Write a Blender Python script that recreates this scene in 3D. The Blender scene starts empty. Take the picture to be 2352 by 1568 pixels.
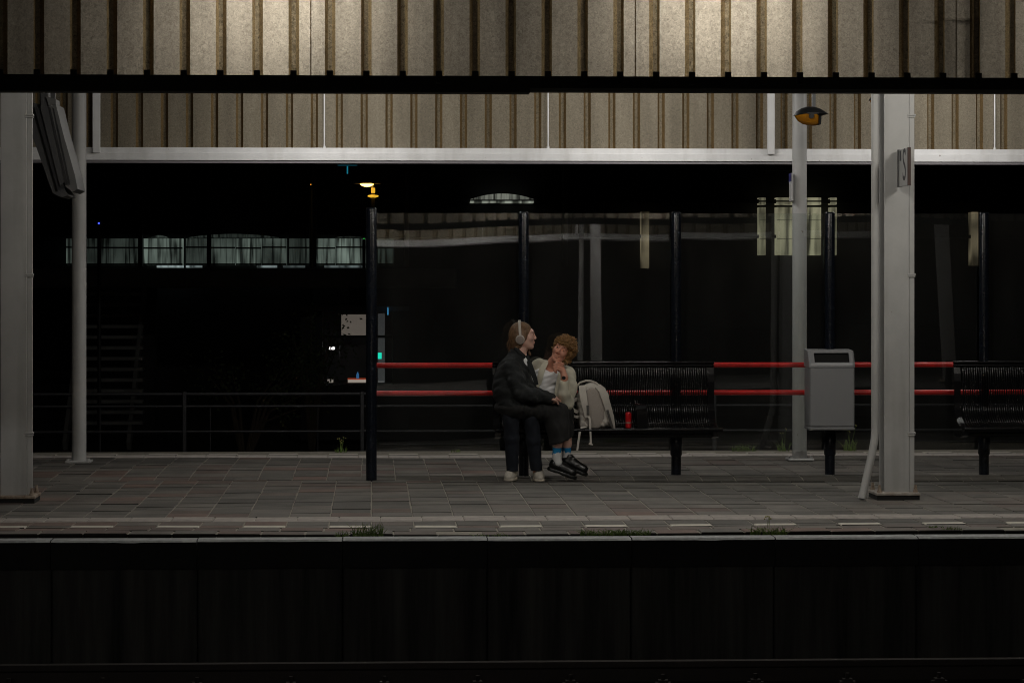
import bpy, math, random
import numpy as np
from mathutils import Vector, Matrix

random.seed(7)
np.random.seed(7)
SC = bpy.context.scene
COL = SC.collection

# ------------------------------------------------------------------ camera
FPX, CX0, HOR, W0 = 5530.0, 1085.0, 657.0, 2352.0     # lens in pixels of a 2352 px wide frame
TH = math.radians(2.4)
EYE = 1.68
cam_d = bpy.data.cameras.new('camera')
cam = bpy.data.objects.new('camera', cam_d)
COL.objects.link(cam)
cam.location = (0, 0, EYE)
cam.rotation_euler = (math.radians(90), 0, -TH)
cam_d.sensor_width = 36.0
cam_d.lens = FPX / W0 * 36.0
cam_d.shift_x = (W0 / 2 - CX0) / W0
cam_d.shift_y = -(784 - HOR) / W0
cam_d.clip_start = 0.1
cam_d.clip_end = 900
SC.camera = cam

# ------------------------------------------------------------------ world: a night sky
world = bpy.data.worlds.new('World')
SC.world = world
world.use_nodes = True
nt = world.node_tree
sky = nt.nodes.new('ShaderNodeTexSky')
sky.sky_type = 'NISHITA'
sky.sun_disc = False
sky.sun_elevation = math.radians(-6)
sky.sun_rotation = math.radians(140)
nt.links.new(sky.outputs['Color'], nt.nodes['Background'].inputs['Color'])
nt.nodes['Background'].inputs['Strength'].default_value = 0.05

LAMP = 170.0          # radiance of the fluorescent tubes under the canopies
SC.view_settings.view_transform = 'Standard'
SC.view_settings.look = 'None'
SC.view_settings.exposure = 0.45
SC.view_settings.gamma = 1.0
SC.view_settings.use_curve_mapping = False
SC.cycles.use_denoising = True
SC.cycles.pixel_filter_type = 'BLACKMAN_HARRIS'
SC.cycles.filter_width = 1.05
SC.cycles.max_bounces = 8
SC.cycles.diffuse_bounces = 3
SC.cycles.glossy_bounces = 4
SC.cycles.transmission_bounces = 4
SC.cycles.transparent_max_bounces = 16
SC.cycles.sample_clamp_indirect = 3.0
SC.cycles.caustics_reflective = False
SC.cycles.caustics_refractive = False

# ------------------------------------------------------------------ helpers
def XA(px, Y):
    t = (px - CX0) / FPX
    c, s = math.cos(TH), math.sin(TH)
    return Y * (t * c + s) / (c - t * s)

def WP(px, py, Y):
    X = XA(px, Y)
    d = X * math.sin(TH) + Y * math.cos(TH)
    return Vector((X, Y, EYE - (py - HOR) * d / FPX))

def new_mat(name):
    m = bpy.data.materials.new(name)
    m.use_nodes = True
    return m, m.node_tree, m.node_tree.nodes['Principled BSDF']

def mat(name, col, rough=0.6, metal=0.0, vary=0.0, scale=8.0, col2=None, bump=0.0, bscale=60.0,
        stretch=(1, 1, 1), spec=0.5, coat=0.0, sub=0.0, rust=0.0):
    m, t, b = new_mat(name)
    b.inputs['Roughness'].default_value = rough
    b.inputs['Metallic'].default_value = metal
    b.inputs['Specular IOR Level'].default_value = spec
    b.inputs['Coat Weight'].default_value = coat
    if sub:
        b.inputs['Subsurface Weight'].default_value = sub
        b.inputs['Subsurface Radius'].default_value = (0.012, 0.005, 0.003)
    tc = t.nodes.new('ShaderNodeTexCoord')
    mp = t.nodes.new('ShaderNodeMapping')
    mp.inputs['Scale'].default_value = stretch
    t.links.new(tc.outputs['Object'], mp.inputs['Vector'])
    c4 = (*col, 1)
    if vary > 0 or col2:
        n = t.nodes.new('ShaderNodeTexNoise')
        n.inputs['Scale'].default_value = scale
        n.inputs['Detail'].default_value = 6
        n.inputs['Roughness'].default_value = 0.65
        t.links.new(mp.outputs['Vector'], n.inputs['Vector'])
        r = t.nodes.new('ShaderNodeValToRGB')
        lo = col2 if col2 else tuple(x * (1 - vary) for x in col)
        hi = tuple(min(1, x * (1 + vary)) for x in col)
        r.color_ramp.elements[0].position = 0.3
        r.color_ramp.elements[0].color = (*lo, 1)
        r.color_ramp.elements[1].position = 0.7
        r.color_ramp.elements[1].color = (*hi, 1)
        t.links.new(n.outputs['Fac'], r.inputs['Fac'])
        t.links.new(r.outputs['Color'], b.inputs['Base Color'])
    else:
        b.inputs['Base Color'].default_value = c4
    if rust > 0:
        src = b.inputs['Base Color'].links[0].from_socket if b.inputs['Base Color'].links else None
        geo = t.nodes.new('ShaderNodeNewGeometry')
        def layer(src, sc, scale, p0, p1, c, amt, det):
            m2 = t.nodes.new('ShaderNodeMapping'); m2.inputs['Scale'].default_value = sc
            t.links.new(geo.outputs['Position'], m2.inputs['Vector'])
            q = t.nodes.new('ShaderNodeTexNoise'); q.inputs['Scale'].default_value = scale; q.inputs['Detail'].default_value = det
            q.inputs['Roughness'].default_value = 0.6
            t.links.new(m2.outputs['Vector'], q.inputs['Vector'])
            mr = t.nodes.new('ShaderNodeMapRange'); mr.inputs['From Min'].default_value = p0; mr.inputs['From Max'].default_value = p1
            mr.inputs['To Max'].default_value = amt
            t.links.new(q.outputs['Fac'], mr.inputs['Value'])
            mx = t.nodes.new('ShaderNodeMix'); mx.data_type = 'RGBA'
            t.links.new(mr.outputs['Result'], mx.inputs['Factor'])
            if src is not None: t.links.new(src, mx.inputs['A'])
            else: mx.inputs['A'].default_value = c4
            mx.inputs['B'].default_value = (*c, 1)
            return mx.outputs['Result']
        o1 = layer(src, (4, 4, 0.30), 1.5, 0.48, 0.80, (col[0] * .55, col[1] * .53, col[2] * .49), rust * .8, 3)     # run-down grime
        o2 = layer(o1, (1, 1, 1), 14, 0.70, 0.74, (0.13, 0.07, 0.04), rust, 6)                                  # chips and rust specks
        t.links.new(o2, b.inputs['Base Color'])
    if bump > 0:
        n2 = t.nodes.new('ShaderNodeTexNoise')
        n2.inputs['Scale'].default_value = bscale
        n2.inputs['Detail'].default_value = 4
        t.links.new(mp.outputs['Vector'], n2.inputs['Vector'])
        bp = t.nodes.new('ShaderNodeBump')
        bp.inputs['Strength'].default_value = bump
        bp.inputs['Distance'].default_value = 0.01
        t.links.new(n2.outputs['Fac'], bp.inputs['Height'])
        t.links.new(bp.outputs['Normal'], b.inputs['Normal'])
    return m

def emit(name, col, strength):
    m, t, b = new_mat(name)
    b.inputs['Base Color'].default_value = (*[c * 0.5 for c in col], 1)
    b.inputs['Emission Color'].default_value = (*col, 1)
    b.inputs['Emission Strength'].default_value = strength
    m.cycles.emission_sampling = 'FRONT' if strength > 8 else 'NONE'
    return m

class MB:
    """collects simple shapes into one mesh"""
    def __init__(self):
        self.v, self.f, self.mi = [], [], []
    def add(self, vs, fs, mi=0):
        o = len(self.v)
        self.v += [tuple(p) for p in vs]
        self.f += [tuple(o + i for i in q) for q in fs]
        self.mi += [mi] * len(fs)
        return self
    def box(self, lo, hi, mi=0):
        x0, y0, z0 = lo; x1, y1, z1 = hi
        vs = [(x0,y0,z0),(x1,y0,z0),(x1,y1,z0),(x0,y1,z0),(x0,y0,z1),(x1,y0,z1),(x1,y1,z1),(x0,y1,z1)]
        return self.add(vs, [(0,3,2,1),(4,5,6,7),(0,1,5,4),(1,2,6,5),(2,3,7,6),(3,0,4,7)], mi)
    def bbox(self, lo, hi, b, mi=0):
        """box with chamfered edges along every side"""
        lo = Vector(lo); hi = Vector(hi)
        import itertools
        vs, key = [], {}
        for sx, sy, sz in itertools.product((0, 1), repeat=3):
            c = Vector((hi[i] if (sx, sy, sz)[i] else lo[i] for i in range(3)))
            sg = [(-1 if (sx, sy, sz)[i] else 1) for i in range(3)]
            for ax in range(3):
                p = c.copy()
                for k in range(3):
                    if k != ax: p[k] += sg[k] * b
                key[(sx, sy, sz, ax)] = len(vs); vs.append(p)
        fs = []
        for ax in range(3):
            o1, o2 = (ax + 1) % 3, (ax + 2) % 3
            for s in (0, 1):
                q = []
                for a, c in ((0,0),(1,0),(1,1),(0,1)):
                    t = [0,0,0]; t[ax] = s; t[o1] = a; t[o2] = c
                    q.append(key[(*t, ax)])
                fs.append(tuple(q if s else q[::-1]))
        for ax in range(3):
            o1, o2 = (ax + 1) % 3, (ax + 2) % 3
            for a in (0, 1):
                for c in (0, 1):
                    t0 = [0,0,0]; t1 = [0,0,0]
                    t0[ax], t1[ax] = 0, 1
                    t0[o1] = t1[o1] = a; t0[o2] = t1[o2] = c
                    q = [key[(*t0, o1)], key[(*t1, o1)], key[(*t1, o2)], key[(*t0, o2)]]
                    fs.append(tuple(q if a != c else q[::-1]))
        for sx, sy, sz in itertools.product((0, 1), repeat=3):
            q = [key[(sx,sy,sz,0)], key[(sx,sy,sz,1)], key[(sx,sy,sz,2)]]
            fs.append(tuple(q if (sx+sy+sz) % 2 else q[::-1]))
        return self.add(vs, fs, mi)
    def tube(self, path, r, n=8, cap=True, mi=0, closed=False):
        path = [Vector(p) for p in path]
        m = len(path)
        rr = r if isinstance(r, (list, tuple)) else [r] * m
        vs, prev = [], None
        for i, p in enumerate(path):
            if closed: d = path[(i + 1) % m] - path[i - 1]
            else: d = path[min(i + 1, m - 1)] - path[max(i - 1, 0)]
            d.normalize()
            if prev is None:
                a = Vector((0, 0, 1)) if abs(d.z) < 0.9 else Vector((1, 0, 0))
                u = d.cross(a).normalized()
            else:
                u = (prev - d * prev.dot(d)).normalized()
            prev = u
            w = d.cross(u)
            for k in range(n):
                a = 2 * math.pi * k / n
                vs.append(p + (u * math.cos(a) + w * math.sin(a)) * rr[i])
        fs = []
        for i in range(m if closed else m - 1):
            j = (i + 1) % m
            for k in range(n):
                k2 = (k + 1) % n
                fs.append((i*n+k, i*n+k2, j*n+k2, j*n+k))
        if cap and not closed:
            fs.append(tuple(range(n - 1, -1, -1)))
            fs.append(tuple((m - 1) * n + k for k in range(n)))
        return self.add(vs, fs, mi)
    def cyl(self, a, b, r, n=12, mi=0, r2=None):
        return self.tube([a, b], [r, r if r2 is None else r2], n, True, mi)
    def ribbon(self, path, width, thick, side=(1, 0, 0), mi=0):
        """flat strap of given width along side vector"""
        path = [Vector(p) for p in path]
        s0 = Vector(side).normalized()
        vs, m = [], len(path)
        for i, p in enumerate(path):
            d = (path[min(i + 1, m - 1)] - path[max(i - 1, 0)]).normalized()
            s = (s0 - d * s0.dot(d)).normalized()
            nn = d.cross(s)
            w = width[i] if isinstance(width, (list, tuple)) else width
            for a, b in ((-1,-1),(1,-1),(1,1),(-1,1)):
                vs.append(p + s * a * w / 2 + nn * b * thick / 2)
        fs = []
        for i in range(m - 1):
            for k in range(4):
                k2 = (k + 1) % 4
                fs.append((i*4+k, i*4+k2, i*4+4+k2, i*4+4+k))
        fs += [(3,2,1,0), tuple((m-1)*4 + k for k in range(4))]
        return self.add(vs, fs, mi)
    def lathe(self, base, prof, n=20, mi=0, axis=(0,0,1)):
        """prof: (radius, height) pairs going up"""
        base = Vector(base); ax = Vector(axis).normalized()
        a = Vector((1, 0, 0)) if abs(ax.x) < 0.9 else Vector((0, 1, 0))
        u = ax.cross(a).normalized(); w = ax.cross(u)
        vs = []
        for r, h in prof:
            for k in range(n):
                t = 2 * math.pi * k / n
                vs.append(base + ax * h + (u * math.cos(t) + w * math.sin(t)) * r)
        fs = []
        for i in range(len(prof) - 1):
            for k in range(n):
                k2 = (k + 1) % n
                fs.append((i*n+k, i*n+k2, i*n+n+k2, i*n+n+k))
        fs += [tuple(range(n-1, -1, -1)), tuple((len(prof)-1)*n + k for k in range(n))]
        return self.add(vs, fs, mi)
    def extrude(self, poly, x0, x1, mi=0):
        """polygon in (y, z) extruded along x"""
        n = len(poly)
        vs = [(x0, y, z) for y, z in poly] + [(x1, y, z) for y, z in poly]
        fs = [tuple(range(n - 1, -1, -1)), tuple(range(n, 2 * n))]
        for k in range(n):
            k2 = (k + 1) % n
            fs.append((k, k2, n + k2, n + k))
        return self.add(vs, fs, mi)
    def mesh(self, name, mats, smooth=None):
        me = bpy.data.meshes.new(name)
        me.from_pydata(self.v, [], self.f)
        if not isinstance(mats, (list, tuple)): mats = [mats]
        for m in mats: me.materials.append(m)
        if len(mats) > 1: me.polygons.foreach_set('material_index', self.mi)
        me.update()
        import bmesh
        bm = bmesh.new(); bm.from_mesh(me)
        bmesh.ops.recalc_face_normals(bm, faces=bm.faces)
        bm.to_mesh(me); bm.free()
        if smooth is not None:
            me.shade_smooth()
            me.set_sharp_from_angle(angle=math.radians(smooth))
        return me
    def build(self, name, mats, parent=None, smooth=None):
        return obj(name, self.mesh(name, mats, smooth), parent)

def obj(name, me, parent=None, loc=None):
    o = bpy.data.objects.new(name, me)
    COL.objects.link(o)
    if parent is not None:
        o.parent = parent
        o.matrix_parent_inverse = parent_inv(parent)
    if loc is not None: o.location = loc
    return o

def world_mat(o):
    m = Matrix.LocRotScale(o.location, o.rotation_euler, o.scale)
    if o.parent is not None:
        m = world_mat(o.parent) @ o.matrix_parent_inverse @ m
    return m

def parent_inv(p):
    return world_mat(p).inverted()

def tag(o, label, cat, group=None, kind=None):
    o['label'] = label
    if cat: o['category'] = cat
    if group: o['group'] = group
    if kind: o['kind'] = kind
    return o

def thing(name, label, cat, loc, group=None):
    o = bpy.data.objects.new(name, None)
    o.empty_display_size = 0.2
    COL.objects.link(o)
    o.location = loc
    return tag(o, label, cat, group)

def structure(o):
    o['kind'] = 'structure'
    return o

def copy_tree(o, parent=None):
    kids = list(o.children)
    c = o.copy()
    COL.objects.link(c)
    if parent is not None:
        inv = o.matrix_parent_inverse.copy()
        c.parent = parent
        c.matrix_parent_inverse = inv
    for ch in kids:
        copy_tree(ch, c)
    return c

# ------------------------------------------------------------------ materials
M = {}
M['white_steel'] = mat('white_painted_steel', (0.44, 0.44, 0.436), 0.45, rust=0.75, vary=0.10, scale=2.5, bump=0.05, bscale=40)
M['white_beam'] = mat('white_painted_beam', (0.70, 0.70, 0.70), 0.45, rust=0.6, vary=0.08, scale=5, bump=0.06, bscale=30)
M['dark_gutter'] = mat('black_gutter', (0.012, 0.012, 0.012), 0.7, vary=0.3, scale=6)
M['navy_post'] = mat('navy_painted_post', (0.006, 0.008, 0.013), 0.18, spec=0.35, vary=0.3, scale=9, bump=0.04, bscale=80)
M['black_steel'] = mat('black_coated_steel', (0.003, 0.003, 0.004), 0.26, spec=0.3, vary=0.2, scale=20)
M['red_rail'] = mat('red_painted_rail', (0.72, 0.008, 0.007), 0.34, rust=0.25, vary=0.25, scale=12)
M['bin_grey'] = mat('grey_bin_steel', (0.29, 0.295, 0.31), 0.42, vary=0.06, scale=180, metal=0.2, rust=0.35, bump=0.03, bscale=400)
M['bin_black'] = mat('black_bin_inside', (0.004, 0.004, 0.004), 0.9)
M['bed'] = mat('sandy_joint_bed', (0.26, 0.24, 0.20), 0.95, vary=0.25, scale=30)
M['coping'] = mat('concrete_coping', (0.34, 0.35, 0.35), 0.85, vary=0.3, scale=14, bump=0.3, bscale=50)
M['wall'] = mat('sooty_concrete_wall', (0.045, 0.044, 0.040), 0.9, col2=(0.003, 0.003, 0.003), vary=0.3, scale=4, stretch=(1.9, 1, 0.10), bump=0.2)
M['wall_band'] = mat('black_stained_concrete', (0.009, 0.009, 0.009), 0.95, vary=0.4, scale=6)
M['rib_tile'] = mat('ribbed_guide_tile', (0.40, 0.365, 0.34), 0.85, vary=0.18, scale=9)
M['line_tile'] = mat('white_line_tile', (0.56, 0.53, 0.46), 0.85, vary=0.18, scale=14)
M['ballast'] = mat('sooty_ballast', (0.014, 0.013, 0.012), 0.95, vary=0.5, scale=25, bump=0.8, bscale=25)
M['rail_steel'] = mat('rusty_rail_steel', (0.012, 0.007, 0.005), 0.75, metal=0.0, vary=0.3, scale=12)
M['sleeper'] = mat('concrete_sleeper', (0.02, 0.02, 0.018), 0.9, vary=0.3)
M['conc_dark'] = mat('dark_concrete', (0.20, 0.20, 0.195), 0.9, vary=0.2, scale=2)
M['facade'] = mat('dark_facade', (0.02, 0.02, 0.022), 0.8, vary=0.3, scale=1)
M['fence_steel'] = mat('galvanised_fence', (0.034, 0.034, 0.037), 0.5, metal=0.4, vary=0.2)
M['leaf_dark'] = mat('dark_leaves', (0.04, 0.06, 0.02), 0.7, vary=0.4, scale=3)
M['grass'] = mat('grass_blades', (0.12, 0.19, 0.035), 0.7, vary=0.5, scale=30)
M['twig'] = mat('dry_twig', (0.06, 0.045, 0.03), 0.9)
M['rust'] = mat('rusty_white_plate', (0.42, 0.36, 0.29), 0.85, col2=(0.10, 0.045, 0.02), vary=0.15, scale=14, bump=0.4, bscale=60)
M['joint_dirt'] = mat('dark_joint_dirt', (0.022, 0.020, 0.017), 0.95)
M['grout'] = mat('black_grout', (0.01, 0.01, 0.01), 0.95)

def tile_mat(name, attr):
    """paving concrete: grey to reddish brown, picked per tile"""
    m, t, b = new_mat(name)
    b.inputs['Roughness'].default_value = 0.82
    if attr:
        src = t.nodes.new('ShaderNodeAttribute'); src.attribute_name = 'tint'
        fac = src.outputs['Fac']
    else:
        src = t.nodes.new('ShaderNodeObjectInfo')
        sp = t.nodes.new('ShaderNodeSeparateColor')
        t.links.new(src.outputs['Color'], sp.inputs['Color'])
        fac = sp.outputs['Red']
    r = t.nodes.new('ShaderNodeValToRGB')
    els = r.color_ramp.elements
    els[0].position = 0.0; els[0].color = (0.085, 0.080, 0.072, 1)
    els[1].position = 1.0; els[1].color = (0.165, 0.115, 0.096, 1)
    for p, c in ((0.3, (0.115, 0.108, 0.096, 1)), (0.55, (0.150, 0.138, 0.122, 1)), (0.8, (0.118, 0.088, 0.076, 1))):
        e = els.new(p); e.color = c
    t.links.new(fac, r.inputs['Fac'])
    geo = t.nodes.new('ShaderNodeNewGeometry')
    n = t.nodes.new('ShaderNodeTexNoise'); n.inputs['Scale'].default_value = 2.2; n.inputs['Detail'].default_value = 8
    n.inputs['Roughness'].default_value = 0.7
    t.links.new(geo.outputs['Position'], n.inputs['Vector'])
    mr = t.nodes.new('ShaderNodeMapRange'); mr.inputs['From Min'].default_value = 0.25; mr.inputs['From Max'].default_value = 0.75
    mr.inputs['To Min'].default_value = 0.55; mr.inputs['To Max'].default_value = 1.45
    t.links.new(n.outputs['Fac'], mr.inputs['Value'])
    n3 = t.nodes.new('ShaderNodeTexNoise'); n3.inputs['Scale'].default_value = 260; n3.inputs['Detail'].default_value = 2
    t.links.new(geo.outputs['Position'], n3.inputs['Vector'])
    mr3 = t.nodes.new('ShaderNodeMapRange'); mr3.inputs['To Min'].default_value = 0.6; mr3.inputs['To Max'].default_value = 1.4
    t.links.new(n3.outputs['Fac'], mr3.inputs['Value'])
    mu = t.nodes.new('ShaderNodeMath'); mu.operation = 'MULTIPLY'
    t.links.new(mr.outputs['Result'], mu.inputs[0]); t.links.new(mr3.outputs['Result'], mu.inputs[1])
    vo = t.nodes.new('ShaderNodeTexVoronoi'); vo.inputs['Scale'].default_value = 2.6; vo.inputs['Randomness'].default_value = 1.0
    t.links.new(geo.outputs['Position'], vo.inputs['Vector'])
    gs = t.nodes.new('ShaderNodeMapRange'); gs.inputs['From Min'].default_value = 0.045; gs.inputs['From Max'].default_value = 0.060
    gs.inputs['To Min'].default_value = 0.55; gs.inputs['To Max'].default_value = 1.0
    t.links.new(vo.outputs['Distance'], gs.inputs['Value'])
    mu2 = t.nodes.new('ShaderNodeMath'); mu2.operation = 'MULTIPLY'
    t.links.new(mu.outputs['Value'], mu2.inputs[0]); t.links.new(gs.outputs['Result'], mu2.inputs[1])
    mx = t.nodes.new('ShaderNodeVectorMath'); mx.operation = 'SCALE'
    t.links.new(r.outputs['Color'], mx.inputs[0]); t.links.new(mu2.outputs['Value'], mx.inputs['Scale'])
    t.links.new(mx.outputs['Vector'], b.inputs['Base Color'])
    bp = t.nodes.new('ShaderNodeBump'); bp.inputs['Strength'].default_value = 0.35; bp.inputs['Distance'].default_value = 0.004
    t.links.new(n3.outputs['Fac'], bp.inputs['Height']); t.links.new(bp.outputs['Normal'], b.inputs['Normal'])
    return m
M['tile'] = tile_mat('paving_concrete', False)
M['tile_far'] = tile_mat('paving_concrete_far', True)

def sheet_mat(name, refl, trans, speck):
    """fibreglass cladding: reflects and lets light through, with a mottled fibre pattern"""
    m, t, b = new_mat(name)
    out = t.nodes['Material Output']
    t.nodes.remove(b)
    geo = t.nodes.new('ShaderNodeNewGeometry')
    n = t.nodes.new('ShaderNodeTexNoise'); n.inputs['Scale'].default_value = 55; n.inputs['Detail'].default_value = 5
    n.inputs['Roughness'].default_value = 0.7; n.inputs['Distortion'].default_value = 1.2
    t.links.new(geo.outputs['Position'], n.inputs['Vector'])
    mpb = t.nodes.new('ShaderNodeMapping'); mpb.inputs['Scale'].default_value = (5.0, 5.0, 0.7)
    t.links.new(geo.outputs['Position'], mpb.inputs['Vector'])
    big = t.nodes.new('ShaderNodeTexNoise'); big.inputs['Scale'].default_value = 1.1; big.inputs['Detail'].default_value = 5
    big.inputs['Roughness'].default_value = 0.6
    t.links.new(mpb.outputs['Vector'], big.inputs['Vector'])
    def scaled(col, lo, hi):
        mr = t.nodes.new('ShaderNodeMapRange'); mr.inputs['From Min'].default_value = 0.3; mr.inputs['From Max'].default_value = 0.7
        mr.inputs['To Min'].default_value = lo; mr.inputs['To Max'].default_value = hi
        t.links.new(n.outputs['Fac'], mr.inputs['Value'])
        mb = t.nodes.new('ShaderNodeMapRange'); mb.inputs['From Min'].default_value = 0.25; mb.inputs['From Max'].default_value = 0.75
        mb.inputs['To Min'].default_value = 0.70; mb.inputs['To Max'].default_value = 1.22
        t.links.new(big.outputs['Fac'], mb.inputs['Value'])
        mu = t.nodes.new('ShaderNodeMath'); mu.operation = 'MULTIPLY'
        t.links.new(mr.outputs['Result'], mu.inputs[0]); t.links.new(mb.outputs['Result'], mu.inputs[1])
        v = t.nodes.new('ShaderNodeVectorMath'); v.operation = 'SCALE'
        v.inputs[0].default_value = col
        t.links.new(mu.outputs['Value'], v.inputs['Scale'])
        return v.outputs['Vector']
    bp = t.nodes.new('ShaderNodeBump'); bp.inputs['Strength'].default_value = 0.5; bp.inputs['Distance'].default_value = 0.004
    t.links.new(n.outputs['Fac'], bp.inputs['Height'])
    d = t.nodes.new('ShaderNodeBsdfDiffuse'); tr = t.nodes.new('ShaderNodeBsdfTranslucent')
    t.links.new(scaled(refl, 1 - speck * 0.3, 1 + speck * 0.3), d.inputs['Color'])
    t.links.new(scaled(trans, 1 - speck, 1 + speck), tr.inputs['Color'])
    t.links.new(bp.outputs['Normal'], d.inputs['Normal']); t.links.new(bp.outputs['Normal'], tr.inputs['Normal'])
    ad = t.nodes.new('ShaderNodeAddShader')
    t.links.new(d.outputs[0], ad.inputs[0]); t.links.new(tr.outputs[0], ad.inputs[1])
    t.links.new(ad.outputs[0], out.inputs['Surface'])
    return m
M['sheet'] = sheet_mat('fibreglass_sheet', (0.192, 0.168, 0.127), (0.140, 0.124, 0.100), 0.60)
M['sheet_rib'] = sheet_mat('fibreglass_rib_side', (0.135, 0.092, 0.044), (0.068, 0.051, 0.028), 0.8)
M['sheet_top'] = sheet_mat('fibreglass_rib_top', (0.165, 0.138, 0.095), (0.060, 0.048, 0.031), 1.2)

def glass_mat():
    m, t, b = new_mat('screen_glass')
    out = t.nodes['Material Output']; t.nodes.remove(b)
    lw = t.nodes.new('ShaderNodeLayerWeight'); lw.inputs['Blend'].default_value = 0.5
    p = t.nodes.new('ShaderNodeMath'); p.operation = 'POWER'; p.inputs[1].default_value = 5
    t.links.new(lw.outputs['Facing'], p.inputs[0])
    ma = t.nodes.new('ShaderNodeMath'); ma.operation = 'MULTIPLY_ADD'; ma.inputs[1].default_value = 0.95; ma.inputs[2].default_value = 0.05
    t.links.new(p.outputs[0], ma.inputs[0])
    tr = t.nodes.new('ShaderNodeBsdfTransparent'); tr.inputs['Color'].default_value = (0.94, 0.96, 0.95, 1)
    gl = t.nodes.new('ShaderNodeBsdfGlossy'); gl.inputs['Roughness'].default_value = 0.004
    mx = t.nodes.new('ShaderNodeMixShader')
    t.links.new(ma.outputs[0], mx.inputs['Fac']); t.links.new(tr.outputs[0], mx.inputs[1]); t.links.new(gl.outputs[0], mx.inputs[2])
    # a thin film of dust and wiped streaks, raised for the reflected veil
    geo = t.nodes.new('ShaderNodeNewGeometry')
    mp = t.nodes.new('ShaderNodeMapping'); mp.inputs['Scale'].default_value = (1.5, 1.5, 0.8)
    t.links.new(geo.outputs['Position'], mp.inputs['Vector'])
    n = t.nodes.new('ShaderNodeTexNoise'); n.inputs['Scale'].default_value = 1.5; n.inputs['Detail'].default_value = 8
    t.links.new(mp.outputs['Vector'], n.inputs['Vector'])
    mr = t.nodes.new('ShaderNodeMapRange'); mr.inputs['From Min'].default_value = 0.3; mr.inputs['From Max'].default_value = 0.8
    mr.inputs['To Min'].default_value = 0.007; mr.inputs['To Max'].default_value = 0.017
    t.links.new(n.outputs['Fac'], mr.inputs['Value'])
    df = t.nodes.new('ShaderNodeBsdfDiffuse'); df.inputs['Color'].default_value = (0.6, 0.6, 0.58, 1)
    m2 = t.nodes.new('ShaderNodeMixShader')
    t.links.new(mr.outputs['Result'], m2.inputs['Fac']); t.links.new(mx.outputs[0], m2.inputs[1]); t.links.new(df.outputs[0], m2.inputs[2])
    t.links.new(m2.outputs[0], out.inputs['Surface'])
    return m
M['glass'] = glass_mat()

def glow_pane_mat(name, col, strength, freq=9.0):
    """uneven streaked glow, for lit rooms and for reflections painted into panes"""
    m, t, b = new_mat(name)
    tc = t.nodes.new('ShaderNodeTexCoord')
    def noise(sc, detail, lo, hi, p0, p1, dist=0.0):
        mp = t.nodes.new('ShaderNodeMapping'); mp.inputs['Scale'].default_value = sc
        t.links.new(tc.outputs['Object'], mp.inputs['Vector'])
        n = t.nodes.new('ShaderNodeTexNoise'); n.inputs['Scale'].default_value = 1.0; n.inputs['Detail'].default_value = detail
        n.inputs['Distortion'].default_value = dist
        t.links.new(mp.outputs['Vector'], n.inputs['Vector'])
        mr = t.nodes.new('ShaderNodeMapRange')
        mr.inputs['From Min'].default_value = p0; mr.inputs['From Max'].default_value = p1
        mr.inputs['To Min'].default_value = lo; mr.inputs['To Max'].default_value = hi
        t.links.new(n.outputs['Fac'], mr.inputs['Value'])
        return mr.outputs['Result']
    k = freq / 5.0
    a = noise((13 * k, 1, 0.8), 2, 0.12, 1.2, 0.38, 0.56, 0.4)
    c = noise((1.3 * k, 1, 1.0), 3, 0.35, 1.5, 0.35, 0.65)
    mu = t.nodes.new('ShaderNodeMath'); mu.operation = 'MULTIPLY'
    t.links.new(a, mu.inputs[0]); t.links.new(c, mu.inputs[1])
    v = t.nodes.new('ShaderNodeVectorMath'); v.operation = 'SCALE'; v.inputs[0].default_value = col
    t.links.new(mu.outputs[0], v.inputs['Scale'])
    b.inputs['Base Color'].default_value = (0.02, 0.02, 0.02, 1)
    t.links.new(v.outputs['Vector'], b.inputs['Emission Color'])
    b.inputs['Emission Strength'].default_value = strength
    m.cycles.emission_sampling = 'NONE'
    return m

# ================================================================== the setting
X0, X1 = -10.0, 13.0
ZR = -0.83                      # top of the ballast

# ---- ground: one sheet to the horizon
g = MB()
g.add([(-300, -200, ZR), (300, -200, ZR), (300, 400, ZR), (-300, 400, ZR)], [(0, 1, 2, 3)])
structure(g.build('ground', M['ballast']))

# ---- platform -----------------------------------------------------------
def hf(x, y):
    """height of the settled paving"""
    z = 0.010 * math.sin(x * 0.9 + 0.7) * math.sin((y - 17.5) * 0.9)
    z -= 0.042 * math.exp(-((y - 20.98) / 0.20) ** 2) * (0.55 + 0.45 * math.tanh((x - 1.0) * 1.5))
    z += 0.018 * math.exp(-((y - 22.2) / 0.7) ** 2) * math.cos(x * 0.5)
    return z

def bed_mesh():
    mb = MB()
    ys = [16.385] + [17.0 + 0.15 * i for i in range(49)] + [24.6]
    xs = [X0 + 0.5 * i for i in range(47)]
    vs = [(x, y, hf(x, y) - 0.0045) for y in ys for x in xs]
    n = len(xs)
    fs = [(j*n+i, j*n+i+1, j*n+n+i+1, j*n+n+i) for j in range(len(ys)-1) for i in range(n-1)]
    mb.add(vs, fs)
    mb.box((X0, 16.39, ZR - 0.3), (X1, 24.58, -0.09))
    return mb.mesh('platform', M['bed'])
platform = structure(obj('platform', bed_mesh()))
platform.data.shade_smooth()

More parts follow.
